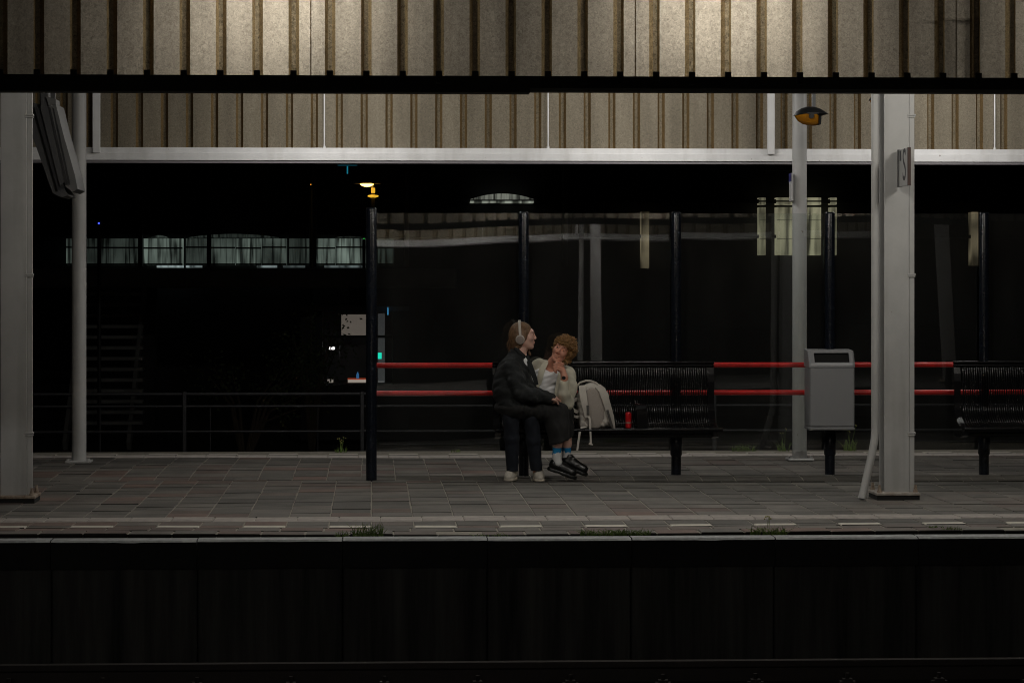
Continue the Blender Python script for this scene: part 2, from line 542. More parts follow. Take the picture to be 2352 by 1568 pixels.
def tile_mesh(w, d, name, m, t=0.03, b=0.005):
    hx, hy = w / 2, d / 2
    vs = []
    for (sx, sy, z) in ((hx - b, hy - b, 0), (hx, hy, -b), (hx, hy, -t)):
        vs += [(-sx, -sy, z), (sx, -sy, z), (sx, sy, z), (-sx, sy, z)]
    fs = [(0, 1, 2, 3)]
    for r in (0, 4):
        for k in range(4):
            k2 = (k + 1) % 4
            fs.append((r + k2, r + k, r + 4 + k, r + 4 + k2))
    me = bpy.data.meshes.new(name); me.from_pydata(vs, [], fs); me.materials.append(m); me.materials.append(M['joint_dirt'])
    me.polygons.foreach_set('material_index', [0, 1, 0, 1, 0, 1, 0, 1, 0]); me.update()
    return me

def lay(name, me, x, y, dz=0.0, tint=None, yaw=0.0):
    e = 0.1
    sx = (hf(x + e, y) - hf(x - e, y)) / (2 * e)
    sy = (hf(x, y + e) - hf(x, y - e)) / (2 * e)
    o = bpy.data.objects.new(name, me); COL.objects.link(o); o.parent = platform
    o.location = (x, y, hf(x, y) + dz)
    o.rotation_euler = (math.atan(sy) + random.gauss(0, .002), -math.atan(sx) + random.gauss(0, .002), yaw)
    if tint is not None: o.color = (tint, tint, tint, 1)
    return o

def patch(x, y):
    """slowly changing tint so that grey and reddish batches lie together"""
    v = 0.36 + 0.30 * math.sin(x * 1.1 + 1.3 * math.sin(y * 0.9)) * math.cos(y * 1.7 + 0.6 * x)
    if -4 < x < 1 and random.random() < 0.22: v += 0.4
    return min(1, max(0, v + random.gauss(0, 0.13)))

rows = [(17.56 + 0.3 * i, 0.3, 0.0) for i in range(11)] + [(20.86, 0.115, 0.0)] + [(20.978 + 0.2967 * i, 0.2967, 0.21) for i in range(9)]
tiles = []
for (y0, dp, off) in rows:
    i0 = int((X0 + 3) / 0.3)
    for i in range(-14, 26):
        x = i * 0.3 + 0.15 + off + random.gauss(0, .0012)
        y = y0 + dp / 2
        xl, xr = XA(-60, y), XA(2412, y)
        if x < xl - .2 or x > xr + .2: continue
        tiles.append((x, y, dp, patch(x, y)))
TM = tile_mesh(0.294, 0.293, 'paving_tile', M['tile'])
TM2 = tile_mesh(0.294, 0.111, 'paving_tile', M['tile'])
near = [t for t in tiles if t[1] < 20.2][:290]
for (x, y, dp, tint) in near:
    lay('paving_tile', TM, x, y, random.gauss(0, .0016), tint)
rest = [t for t in tiles if t not in near]
mb = MB(); tints = []
for (x, y, dp, tint) in rest:
    e = 0.1
    sx = (hf(x + e, y) - hf(x - e, y)) / (2 * e); sy = (hf(x, y + e) - hf(x, y - e)) / (2 * e)
    z = hf(x, y) + random.gauss(0, .0016)
    src = TM if dp > 0.2 else TM2
    k = (dp - 0.004) / 0.296 if dp > 0.2 else 1
    vs = [(x + v.co.x, y + v.co.y * k, z + v.co.z + v.co.x * sx + v.co.y * sy) for v in src.vertices]
    mb.add(vs, [tuple(p.vertices) for p in src.polygons])
    mb.mi[-9:] = [0, 1, 0, 1, 0, 1, 0, 1, 0]
    tints += [tint] * 12
me = bpy.data.meshes.new('far_paving'); me.from_pydata(mb.v, [], mb.f); me.materials.append(M['tile_far']); me.materials.append(M['joint_dirt']); me.polygons.foreach_set('material_index', mb.mi); me.update()
at = me.attributes.new('tint', 'FLOAT', 'POINT'); at.data.foreach_set('value', tints)
o = obj('far_paving', me, platform); o['kind'] = 'stuff'

# ribbed guide tiles, one row along each edge
def ribbed_mesh():
    mb = MB(); w, d = 0.147, 0.149
    mb.box((-w, -d, -0.03), (w, d, 0.0))
    for k in range(5):
        y = -0.108 + 0.054 * k
        mb.add([(-w+.004, y-.016, 0.0), (w-.004, y-.016, 0.0), (w-.004, y-.010, .006), (-w+.004, y-.010, .006),
                (-w+.004, y+.010, .006), (w-.004, y+.010, .006), (w-.004, y+.016, 0.0), (-w+.004, y+.016, 0.0)],
               [(0,1,2,3), (3,2,5,4), (4,5,6,7), (0,3,4,7), (1,6,5,2)])
    return mb.mesh('ribbed_tile', M['rib_tile'])
RM = ribbed_mesh()
LM = tile_mesh(0.292, 0.138, 'line_tile', M['line_tile'])
GM = tile_mesh(0.292, 0.138, 'paving_brick', M['tile'])
SM = tile_mesh(0.292, 0.286, 'paving_brick', M['tile'])
BM_ = tile_mesh(0.290, 0.214, 'paving_brick', M['tile'])
for i in range(-13, 22):
    x = 0.066 + 0.3 * i + 0.15
    if XA(-60, 17.4) < x < XA(2412, 17.4): lay('ribbed_tile', RM, x, 17.40, .001 + random.gauss(0, .001))
    if XA(-60, 17.1) < x < XA(2412, 17.1): lay('paving_brick', SM, x - 0.066, 17.10, 0, patch(x, 17.1) + .1)
    xd = 0.3 * i + 0.15
    if XA(-80, 16.88) < xd < XA(2432, 16.88):
        if i % 2: lay('line_tile', LM, xd, 16.88, .0015)
        else: lay('paving_brick', GM, xd, 16.88, 0, patch(xd, 16.9) + .15)
    for k, (yy, of) in enumerate(((16.695, 0.12), (16.485, 0.0))):
        xb = 0.3 * i + of
        if XA(-80, yy) < xb < XA(2432, yy): lay('paving_brick', BM_, xb, yy, random.gauss(0, .002), min(1, patch(xb, yy) + .35))
for i in range(-16, 30):
    x = 0.3 * i + 0.02
    if XA(-60, 23.8) < x < XA(2412, 23.8):
        lay('ribbed_tile', RM, x, 23.80, .001)
        if i % 2: lay('line_tile', LM, x, 24.12, .0015)

# coping stones and wall panels
def stone_mesh():
    mb = MB()
    n = 14
    top, edge, low = [], [], []
    for i in range(n + 1):
        x = 0.48 * (2 * i / n - 1)
        c = 0.0 if 0 < i < n else 0.02
        ch = max(0, random.gauss(-.007, .006))
        top.append((x, -0.10 + c + ch * 1.5, 0.0)); edge.append((x, -0.112 + c * .5, -0.012 - ch)); low.append((x, -0.112, -0.19))
    back = [(p[0], 0.062, 0.0) for p in top]
    bl = [(p[0], 0.062, -0.08) for p in top]
    lb = [(p[0], 0.3, -0.19) for p in top]
    L = [bl, back, top, edge, low, lb]
    vs = [p for r in L for p in r]; m = n + 1
    fs = [(j*m+i, j*m+i+1, j*m+m+i+1, j*m+m+i) for j in range(5) for i in range(n)]
    fs += [(0, m, 2*m, 3*m, 4*m, 5*m), (5*m+n, 4*m+n, 3*m+n, 2*m+n, m+n, n)]
    mi = []
    mb.add(vs, fs)
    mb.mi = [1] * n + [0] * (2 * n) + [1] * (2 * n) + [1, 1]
    return mb.mesh('coping_stone', [M['coping'], M['wall_band']], 40)
stones = [stone_mesh() for _ in range(4)]
xj = XA(1450, 16.1)
for i in range(-6, 6):
    x = xj + 0.967 * (i + 0.5)
    o = bpy.data.objects.new('coping_stone', stones[i % 4]); COL.objects.link(o); o.parent = platform
    o.location = (x, 16.16, -0.006 + random.gauss(0, .0015)); o.rotation_euler = (random.gauss(0, .003), random.gauss(0, .001), random.gauss(0, .001))
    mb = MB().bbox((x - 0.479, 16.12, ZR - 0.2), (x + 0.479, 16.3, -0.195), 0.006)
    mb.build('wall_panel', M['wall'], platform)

# ---- near railway track -------------------------------------------------
def rail_profile(yc, zt):
    h = 0.16
    return [(yc-.036, zt), (yc+.036, zt), (yc+.036, zt-.035), (yc+.009, zt-.05), (yc+.009, zt-h+.03), (yc+.065, zt-h+.012),
            (yc+.065, zt-h), (yc-.065, zt-h), (yc-.065, zt-h+.012), (yc-.009, zt-h+.03), (yc-.009, zt-.05), (yc-.036, zt-.035)]
ZRAIL = -0.675
track = thing('railway_track', 'dark railway track running below the platform edge', 'track', (2, 14.4, ZR))
clip = MB()
clip.box((-.05, -.02, 0), (.05, .02, .035)); clip.box((-.03, -.028, .035), (.03, .028, .05)); clip.cyl((0, 0, .05), (0, 0, .085), .014, 6)
CM = clip.mesh('rail_clip', M['rail_steel'])
for yc in (15.10, 13.60):
    MB().extrude(rail_profile(yc, ZRAIL), X0, X1).build('rail', M['rail_steel'], track)
slm = MB().bbox((-.13, -1.25, -.1), (.13, 1.25, 0), .015).mesh('sleeper', M['sleeper'])
for i in range(-12, 16):
    x = XA(1095, 15.1) + 0.58 * i
    s = obj('sleeper', slm, track, (x, 14.35, ZR + 0.004))
    for yy in (14.98, 15.22, 13.48, 13.72):
        obj('rail_clip', CM, s, (x, yy, ZR + 0.004))

# ---- canopies -----------------------------------------------------------
PITCH = 0.2475
YF, YB = 16.5, 24.0
ZG0, ZG1 = 3.01, 3.112          # gutter bottom / top
ZB0, ZB1 = 2.925, 3.05          # white beam bottom / top
ZTOP = 4.05
def sheet_mesh(n_ribs, dirn, z0, z1, lap):
    """one fibreglass sheet, ribs standing out by dirn along y"""
    prof = []                                  # (x, y, material of the strip that follows)
    for k in range(n_ribs):
        b = k * PITCH
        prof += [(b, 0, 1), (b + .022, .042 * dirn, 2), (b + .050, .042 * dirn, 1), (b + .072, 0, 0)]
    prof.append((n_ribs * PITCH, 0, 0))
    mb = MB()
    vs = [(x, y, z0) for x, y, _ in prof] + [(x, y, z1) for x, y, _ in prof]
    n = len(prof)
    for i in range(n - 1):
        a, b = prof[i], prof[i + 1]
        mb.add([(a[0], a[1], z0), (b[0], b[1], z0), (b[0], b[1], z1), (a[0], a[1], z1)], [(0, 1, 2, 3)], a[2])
    if lap:                                    # overlapping strip at the seam
        xa = n_ribs * PITCH
        mb.add([(xa - .10, .002 * dirn, z0), (xa - .092, .002 * dirn, z0), (xa - .092, .002 * dirn, z1), (xa - .10, .002 * dirn, z1)], [(0, 1, 2, 3)], 1)
    me = bpy.data.meshes.new('cladding_sheet'); me.from_pydata(mb.v, [], mb.f)
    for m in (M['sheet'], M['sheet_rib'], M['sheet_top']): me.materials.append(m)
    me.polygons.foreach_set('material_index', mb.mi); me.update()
    return me

canopy = thing('platform_canopy', 'long canopy of backlit ribbed fibreglass sheets with black gutter over the platform', 'canopy', (2, 20, 3.0))
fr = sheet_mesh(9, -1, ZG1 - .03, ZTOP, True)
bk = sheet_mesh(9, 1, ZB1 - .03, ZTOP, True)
xs0 = XA(172 - 11, YF)                         # a rib starts here
xsb = XA(745, YB) - 0.135
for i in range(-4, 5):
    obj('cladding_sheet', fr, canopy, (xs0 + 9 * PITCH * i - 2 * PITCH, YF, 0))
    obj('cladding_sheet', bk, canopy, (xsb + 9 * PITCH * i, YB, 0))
MB().extrude([(YF - .10, ZG1), (YF - .10, ZG0 + .02), (YF - .075, ZG0), (YF + .05, ZG0), (YF + .06, ZG0 + .03), (YF + .06, ZG1 - .04), (YF + .045, ZG1 - .04),
              (YF + .045, ZG0 + .03), (YF - .085, ZG0 + .03), (YF - .085, ZG1)], X0, X1).build('gutter', M['dark_gutter'], canopy)
MB().extrude([(YF - .112, ZG0 + .022), (YF - .112, ZG0 - .012), (YF + .055, ZG0 - .012), (YF + .055, ZG0 - .002), (YF - .102, ZG0 - .002), (YF - .102, ZG0 + .022)], X0, XA(1215, YF)).build('gutter_lip', M['dark_gutter'], canopy)
brm = MB().bbox((-.022, -.012, 0), (.022, .012, .088), .003).mesh('gutter_bracket', M['dark_gutter'])
for i in range(-40, 50):
    x = xs0 + PITCH * i + 0.036
    if X0 < x < X1: obj('gutter_bracket', brm, canopy, (x, YF - .098, ZG1 - .055))
# white beam along the rear: a channel with a lip
MB().extrude([(YB - .10, ZB0), (YB - .10, ZB0 + .070), (YB - .085, ZB0 + .072), (YB - .085, ZB1), (YB + .09, ZB1), (YB + .09, ZB0 + .11), (YB - .06, ZB0 + .11),
              (YB - .06, ZB0 + .012), (YB + .06, ZB0 + .012), (YB + .06, ZB0)], X0, X1).build('edge_beam', M['white_beam'], canopy)
MB().extrude([(YB - .085, ZB0 - .003), (YB + .05, ZB0 - .003), (YB + .05, ZB0 - .028), (YB - .085, ZB0 - .028)], X0, X1).build('beam_soffit', mat('grey_soffit', (0.2, 0.19, 0.2), 0.7), canopy)
for px in (745, 1259, 2285):
    x = XA(px, YB - .06)
    MB().cyl((x, YB - .055, ZB1 - .002), (x, YB - .055, ZTOP), .0075, 8).cyl((x, YB - .055, ZB1), (x, YB - .055, ZB1 + .02), .014, 8).build('hanger_rod', M['white_beam'], canopy)
for px in (222, 1770):
    x = XA(px, YB - .10)
    MB().bbox((x - .037, YB - .135, ZB0 + .068), (x + .037, YB - .102, ZTOP), .003).build('hanger_post', M['white_beam'], canopy)
MB().box((X0, YF - .15, ZTOP), (X1, YB + .15, ZTOP + .10)).build('roof_deck', mat('roof_deck', (0.16, 0.155, 0.14), 0.8), canopy)
# pipe and bracket that show as shadows through the front sheets
xp = XA(2214, YF + .06)
MB().cyl((xp, YF + .055, ZG1), (xp, YF + .055, 3.53), .022, 8).cyl((xp - .16, YF + .055, 3.52), (xp + .06, YF + .055, 3.525), .012, 6).build('downpipe', M['dark_gutter'], canopy)
x2 = XA(2237, YF + .06)
MB().box((x2 - .012, YF + .006, ZG1), (x2 + .03, YF + .04, ZTOP)).build('stiffener', M['dark_gutter'], canopy)

# lamps under the roof
M['tube'] = emit('lit_fluorescent_tube', (1.0, 0.96, 0.88), LAMP)
M['tube_b'] = emit('lit_fluorescent_tube_rear', (1.0, 0.97, 0.93), LAMP * 0.72)
M['lamp_case'] = mat('lamp_housing', (0.5, 0.5, 0.5), 0.5)
lamps = []
def make_lamp(x, y, z, label, row='front'):
    t = thing('fluorescent_lamp', label, 'lamp', (x, y, z), f'fluorescent lamps of the {row} row')
    MB().bbox((x - .48, y - .06, z + .05), (x + .48, y + .06, z + .10), .01).cyl((x - .4, y, z + .1), (x - .4, y, ZTOP), .01, 6).cyl((x + .4, y, z + .1), (x + .4, y, ZTOP), .01, 6).build('housing', M['lamp_case'], t)
    MB().cyl((x - .45, y, z), (x + .45, y, z), .019, 7).build('tube', M['tube'] if row == 'front' else M['tube_b'], t, 40)
    mb = MB()
    for s in (-1, 1): mb.box((x + s * .465 - .012, y - .02, z - .03), (x + s * .465 + .012, y + .02, z + .06))
    mb.build('end_cap', M['lamp_case'], t)
    lamps.append(t)
YL, ZL = 17.15, 3.72
for x, w in ((-0.6, 'left'), (2.4, 'middle'), (5.5, 'right')):
    make_lamp(x, YL, ZL, f'lit fluorescent tube under the roof behind the front sheets, {w} one')

for x, w in ((-0.3, 'left'), (2.6, 'middle'), (5.7, 'right')):
    make_lamp(x, 22.5, 3.72, f'lit fluorescent tube under the roof near the white rear beam, {w} one', 'rear')

# the matching canopy of the opposite platform, behind the camera, seen mirrored in the glass
c2 = copy_tree(canopy)
YC, XC = 7.65, 0.8
def turn(o):
    o.location = (2 * XC - o.location.x, 2 * YC - o.location.y, o.location.z)
    o.rotation_euler = (0, 0, math.pi)
turn(c2)
c2['label'] = 'opposite canopy of lit ribbed sheets seen only as reflection in the glass'
M['tube_o'] = emit('lit_fluorescent_tube_opposite', (1.0, 0.96, 0.90), LAMP * 2.6)
for t in list(lamps):
    l2 = copy_tree(t); turn(l2)
    w = t['label'].split(', ')[1]
    for ch in l2.children:
        if ch.name.startswith('tube'):
            ch.data = ch.data.copy(); ch.data.materials[0] = M['tube_o']
    l2['label'] = ('near' if 'front' in t['label'] else 'far') + ' row fluorescent tube of the opposite canopy behind the viewer, ' + w
    l2['group'] = 'fluorescent lamps of the opposite platform'
for dx in (-3.1, -6.2):
    l3 = copy_tree(lamps[0]); turn(l3); l3.location.x -= dx
    for ch in l3.children:
        if ch.name.startswith('tube'):
            ch.data = ch.data.copy(); ch.data.materials[0] = M['tube_o']
    l3['label'] = 'near row fluorescent tube of the opposite canopy further right, ' + ('inner one' if dx > -5 else 'outer one')
    l3['group'] = 'fluorescent lamps of the opposite platform'
opp = MB().box((X0, -9.2, ZR), (X1, -0.75, -0.02))
structure(opp.build('opposite_platform', mat('sooty_paving', (.08, .078, .075), .9, vary=.2)))

# ---- columns ------------------------------------------------------------
def h_column(px0, px1, label, pipe):
    """steel H column, web side out, seen flange on, with cable duct at its right edge"""
    Y = 18.93
    xa, xb = XA(px0, Y), XA(px1, Y)
    t = thing('steel_column', label, 'column', ((xa + xb) / 2, Y + .1, 0), 'broad steel columns at the front of the platform')
    zt = ZTOP
    mb = MB()
    mb.bbox((xa, Y, .034), (xb, Y + .014, zt), .002)
    mb.bbox((xa, Y + .186, .034), (xb, Y + .20, zt), .002)
    xm = (xa + xb) / 2
    mb.box((xm - .005, Y + .0145, .034), (xm + .005, Y + .1855, zt))
    mb.build('shaft', M['white_steel'], t)
    mb = MB().bbox((xa - .075, Y - .07, .026), (xb + .075, Y + .27, .050), .004)
    mb.build('base_plate', M['rust'] if not pipe else mat('stained_white_plate', (.5, .48, .45), .7, col2=(.24, .19, .15), vary=.1, scale=12), t)
    MB().box((xa - .07, Y - .065, -.02), (xb + .07, Y + .26, .025)).build('grout_pad', M['grout'], t)
    for bx, by in ((xa - .045, Y - .03), (xb + .045, Y - .03), (xa - .045, Y + .23), (xb + .045, Y + .23)):
        MB().cyl((bx, by, .05), (bx, by, .066), .020, 8).cyl((bx, by, .066), (bx, by, .086), .015, 6).cyl((bx, by, .086), (bx, by, .108), .010, 8).build('anchor_bolt', M['rust'], t)
    d = MB().bbox((xb + .002, Y + .004, .05), (xb + .044, Y + .034, zt), .003)
    duct = d.build('cable_duct', M['white_steel'], t)
    for py in (264, 630, 994):
        z = WP(px1, py, Y).z
        MB().bbox((xb - .012, Y - .004, z - .008), (xb + .054, Y + .040, z + .006), .002).bbox((xb - .012, Y - .004, z - .022), (xb + .050, Y + .038, z - .012), .002).build('strap', M['white_steel'], duct)
    if pipe:
        xp = xa - .062
        MB().tube([(xp, Y + .05, zt), (xp, Y + .05, .55), (xp - .005, Y + .045, .47), (xp - .03, Y + .02, .36), (xp - .125, Y - .04, .0)], .031, 14).build('drainpipe', M['white_steel'], t, 50)
    return t
h_column(1, 61, 'broad white steel column at the left edge beside the hanging display', False)
h_column(2031, 2088, 'broad white steel column carrying a letter sign, right of the bin', True)

def round_column(px, label):
    Y = 22.95
    x = XA(px, Y)
    t = thing('round_column', label, 'column', (x, Y, 0), 'slim round columns at the back of the platform')
    MB().cyl((x, Y, .03), (x, Y, ZTOP), .069, 28).build('shaft', M['white_steel'], t, 40)
    MB().bbox((x - .12, Y - .12, .012), (x + .12, Y + .12, .032), .004).build('base_plate', M['white_steel'], t)
    for sx in (-1, 1):
        MB().extrude([(Y - .006, .032), (Y + .006, .032), (Y + .006, .05), (Y - .006, .05)], x + sx * .06, x + sx * .105).build('gusset', M['white_steel'], t)
        MB().cyl((x + sx * .095, Y - .09, .032), (x + sx * .095, Y - .09, .052), .014, 6).build('anchor_bolt', M['white_steel'], t)
    return t
round_column(181.5, 'slim white round column behind the hanging display on the left')
rc2 = round_column(1836.5, 'slim white round column behind the glass, left of the bin')
xm = XA(1818, 22.9)
o = MB().bbox((xm - .008, 22.86, WP(1818, 462, 22.9).z), (xm + .012, 22.99, WP(1818, 398, 22.9).z), .003).build('notice_plate', M['white_steel'], rc2)
MB().bbox((xm - .0105, 22.858, WP(1818, 417, 22.9).z), (xm - .0085, 22.992, WP(1818, 398, 22.9).z), .0005).build('blue_band', mat('blue_print', (.02, .02, .12), .5), o)
# copies on the opposite platform, mirrored in the glass
for t in [o for o in COL.objects if o.name.startswith('steel_column') or o.name.startswith('round_column')]:
    k = copy_tree(t); turn(k)
    k['label'] = t['label'].split(' at ')[0].split(' carrying')[0].split(' behind')[0] + ' of the opposite platform, mirrored in the glass'
    k['group'] = 'columns of the opposite platform'

k = copy_tree([o for o in COL.objects if o.name.startswith('steel_column')][0]); turn(k); k.location.x += 6.95
k['label'] = 'second broad white steel column of the opposite platform, mirrored at the far right'
k['group'] = 'columns of the opposite platform'

# ---- glass screen with red rails ---------------------------------------
screen = thing('glass_screen', 'dark blue posts with glass panes and two red rails behind the benches', 'glass screen', (XA(1555, 21.36), 21.36, 0))
YP = 21.36
posts_px = (1203, 1553, 1906, 2260)
def post(px, Y, ztop, r, sleeve):
    x = XA(px, Y)
    p = MB().lathe((x, Y, -.02), [(r, 0), (r, ztop - .0), (r * .96, ztop + .008), (r * .8, ztop + .016)], 24).build('post', M['navy_post'], screen, 40)
    if sleeve:
        MB().lathe((x, Y, .17), [(r + .001, 0), (r + .008, .01), (r + .008, .2), (r + .001, .21)], 24).build('sleeve', M['navy_post'], p, 40)
    return x
xs = [post(px, YP, 2.345, .0445, True) for px in posts_px] + [XA(2612, YP)]
post(853, 20.88, 2.365, .047, False)
xs = [XA(858, YP)] + xs
def pane(xa, xb, k0, k1, bow):
    """laminated pane, slightly twisted as it hangs: k in reflected pixels"""
    nx, nz = 12, 10
    z0, z1 = .215, 2.33
    fr_, bk_ = [], []
    for j in range(nz + 1):
        for i in range(nx + 1):
            u, v = i / nx, j / nz
            x = xa + (xb - xa) * u; z = z0 + (z1 - z0) * v
            tilt = (k0 + (k1 - k0) * u) / (2 * FPX) + bow * math.sin(math.pi * u * 1.5) * 6 / (2 * FPX)
            y = YP + .055 + tilt * (z - z0)
            fr_.append((x, y, z)); bk_.append((x, y + .010, z))
    n = nx + 1; N = len(fr_)
    vs = fr_ + bk_
    fs = [(j*n+i, j*n+i+1, j*n+n+i+1, j*n+n+i) for j in range(nz) for i in range(nx)]
    fs += [(N+j*n+i, N+j*n+n+i, N+j*n+n+i+1, N+j*n+i+1) for j in range(nz) for i in range(nx)]
    rim = [i for i in range(n)] + [j*n+nx for j in range(1, nz+1)] + [nz*n+i for i in range(nx-1, -1, -1)] + [j*n for j in range(nz-1, 0, -1)]
    for a, b in zip(rim, rim[1:] + rim[:1]): fs.append((b, a, N + a, N + b))
    return MB().add(vs, fs).build('pane', M['glass'], screen, 30)
ks = [(70, 58), (54, 43), (38, 36), (38, 44), (46, 48)]
for i in range(5):
    pn = pane(xs[i] + (.0 if i == 0 else .045), xs[i + 1] - .045, ks[i][0], ks[i][1], (-1) ** i)
    for z in (.55, 1.85):
        for s, xx in ((1, xs[i]), (-1, xs[i + 1])):
            if i == 0 and s == 1: continue
            MB().bbox((xx + s * .040, YP + .03, z), (xx + s * .040 + .022 * s if s > 0 else xx - .040 + .0, YP + .05, z + .06), .003) if False else None
for py, nm in ((839.2, 'rail'), (903.2, 'rail')):
    z = WP(1400, py, YP).z
    MB().cyl((XA(858, YP), YP + .10, z), (X1, YP + .10, z), .0235, 16).build('rail', M['red_rail'], screen, 40)

# ---- letter sign on the right column -----------------------------------
Ys = 18.90
xs_ = XA(2064, Ys)
sign = thing('letter_sign', 'projecting platform sign with letter S on the right white column', 'sign', (xs_, Ys, 2.9))
zt_, zb_ = WP(2066, 345, Ys).z, WP(2066, 430, Ys).z
M['sign_face'] = mat('sign_face', (.40, .40, .40), .6, vary=.08)
MB().bbox((xs_ - .004, Ys - .36, zb_), (xs_ + .014, Ys - .04, zt_), .003).build('board', M['sign_face'], sign)
MB().box((xs_ - .012, Ys - .04, zb_ - .002), (xs_ + .02, Ys - .002, zt_ + .002)).build('mounting_bar', mat('sign_bar_grey', (.10, .10, .10), .6), sign)
MB().box((xs_ - .0065, Ys - .362, zb_ - .002), (xs_ + .0165, Ys - .338, zt_ + .002)).build('edge_trim', mat('sign_red_trim', (.055, .030, .025), .6), sign)
MB().box((xs_ - .0052, Ys - .115, zt_ - .09), (xs_ - .0042, Ys - .06, zt_ - .01)).build('pictogram', mat('sign_ink', (.03, .03, .035), .6), sign)
cu = bpy.data.curves.new('letter', 'FONT'); cu.body = 'S'; cu.size = .36; cu.extrude = .0006; cu.align_x = 'CENTER'
to = bpy.data.objects.new('letter_tmp', cu); COL.objects.link(to)
bpy.context.view_layer.update()
lm = bpy.data.meshes.new_from_object(to.evaluated_get(bpy.context.evaluated_depsgraph_get()))
bpy.data.objects.remove(to)
lm.name = 'letter'; lm.materials.clear(); lm.materials.append(bpy.data.materials['sign_ink'])
lo = obj('letter', lm, sign)
lo.matrix_parent_inverse = parent_inv(sign)
lo.rotation_euler = (math.radians(90), 0, math.radians(-90))
lo.location = (xs_ - .0048, Ys - .22, zb_ + .045)
lo.scale = (.78, 1.0, 1)

# ---- hanging display on the left ---------------------------------------
Yd = 19.9
dsp = thing('hanging_display', 'tilted grey double display box hanging beside the left column', 'display', (XA(120, Yd), Yd, 2.8))
M['disp'] = mat('display_grey', (.045, .045, .047), .5, vary=.08, scale=3)
M['disp_l'] = mat('display_light_grey', (.09, .09, .09), .5, vary=.06)
M['disp_d'] = mat('display_black', (.02, .02, .022), .4)
def slab(pxpts, Ya, Yb, name, m, parent):
    vs = [WP(px, py, Ya) for px, py in pxpts]
    back = [Vector((v.x, v.y + (Yb - Ya), v.z)) for v in vs]
    n = len(vs)
    fs = [tuple(range(n - 1, -1, -1)), tuple(range(n, 2 * n))] + [(k, (k+1) % n, n + (k+1) % n, n + k) for k in range(n)]
    return MB().add(vs + back, fs).build(name, m, parent)
slab([(70, 235), (92, 240), (148, 433), (121, 444), (76, 318), (70, 300)], Yd + .02, Yd + .5, 'screen_panel', M['disp'], dsp)
slab([(78, 246), (93, 250), (150, 436), (146, 440), (132, 437)], Yd - .01, Yd + .015, 'shadow_gap', M['disp_d'], dsp)
slab([(93, 205), (106, 205), (109, 235), (148, 418), (138, 428), (94, 252)], Yd - .03, Yd + .45, 'casing', M['disp'], dsp)
b = slab([(109, 229), (128, 238), (143, 300), (172, 402), (178, 434), (166, 441), (150, 428), (112, 244)], Yd - .03, Yd + .5, 'front_casing', M['disp_l'], dsp)
slab([(111, 245), (116, 247), (156, 424), (151, 426)], Yd - .036, Yd - .031, 'groove', M['disp_d'], b)
slab([(121, 248), (124, 249), (162, 424), (158, 426)], Yd - .036, Yd - .031, 'groove', M['disp_d'], b)
slab([(121, 444), (148, 433), (152, 441), (158, 449), (140, 453)], Yd - .02, Yd + .45, 'end_cap', M['disp'], dsp)
slab([(106, 222), (128, 228), (128, 239), (112, 243)], Yd - .05, Yd + .2, 'bracket', M['disp_l'], dsp)
slab([(116, 150), (126, 150), (126, 230), (116, 228)], Yd + .02, Yd + .07, 'hanger', M['disp'], dsp)
slab([(92, 150), (106, 150), (106, 250), (92, 250)], Yd + .2, Yd + .25, 'hanger', M['disp'], dsp)

# ---- amber signal beacons ----------------------------------------------
M['amber'] = mat('amber_lens', (.42, .17, .008), .25, vary=.1, scale=60)
M['hood'] = mat('black_hood', (.012, .013, .015), .5)
def beacon(px, py, Y, label, sc=1.0):
    c = WP(px, py, Y)
    t = thing('signal_beacon', label, 'signal', c, 'amber beacons hung between the columns')
    s = sc * Y / FPX
    # eye shaped hood: lens outline swept across y
    up = [(-40, -3), (-33, 7), (-22, 14), (-8, 18), (8, 17.5), (22, 13), (36, 4), (41, 1), (30, -2), (16, -6), (6, -9), (-4, -13), (-12, -12), (-26, -6)]
    mb = MB()
    nlay = 9
    rings = []
    for k in range(nlay):
        a = -1 + 2 * k / (nlay - 1)
        f = math.sqrt(max(0.02, 1 - a * a))
        rings.append([(c.x + x * s * (0.35 + .65 * f), c.y + a * .13, c.z + (z * f) * s) for x, z in up])
    vs = [p for r in rings for p in r]; n = len(up)
    fs = [(k*n+i, k*n+(i+1) % n, k*n+n+(i+1) % n, k*n+n+i) for k in range(nlay-1) for i in range(n)]
    fs += [tuple(range(n)), tuple((nlay-1)*n + i for i in range(n))]
    mb.add(vs, fs).build('hood', M['hood'], t, 40)
    lo_ = [(-38, -4), (-30, -16), (-18, -23), (-2, -27), (12, -26), (16, -24), (17, -6), (0, -4)]
    rings = []
    for k in range(nlay):
        a = -1 + 2 * k / (nlay - 1)
        f = math.sqrt(max(0.02, 1 - a * a))
        rings.append([(c.x + x * s * (0.35 + .65 * f), c.y - .01 + a * .115, c.z + (z * f) * s) for x, z in lo_])
    vs = [p for r in rings for p in r]; n = len(lo_)
    fs = [(k*n+i, k*n+(i+1) % n, k*n+n+(i+1) % n, k*n+n+i) for k in range(nlay-1) for i in range(n)]
    fs += [tuple(range(n)), tuple((nlay-1)*n + i for i in range(n))]
    MB().add(vs, fs).build('lens', M['amber'], t, 50)
    MB().extrude([(c.y - .10, c.z - 5 * s), (c.y + .10, c.z - 5 * s), (c.y + .07, c.z - 24 * s), (c.y - .07, c.z - 24 * s)], c.x + 15.5 * s, c.x + 20.5 * s).build('visor', M['hood'], t)
    MB().cyl((c.x - 5 * s, c.y - .12, c.z - 6 * s), (c.x - 5 * s, c.y - .145, c.z - 6 * s), 6 * s, 10).build('bolt', M['hood'], t)
    MB().box((c.x + 3 * s, c.y - .012, c.z + 15 * s), (c.x + 11 * s, c.y + .012, ZTOP)).build('stem', mat('grey_stem', (.12, .125, .13), .5), t)
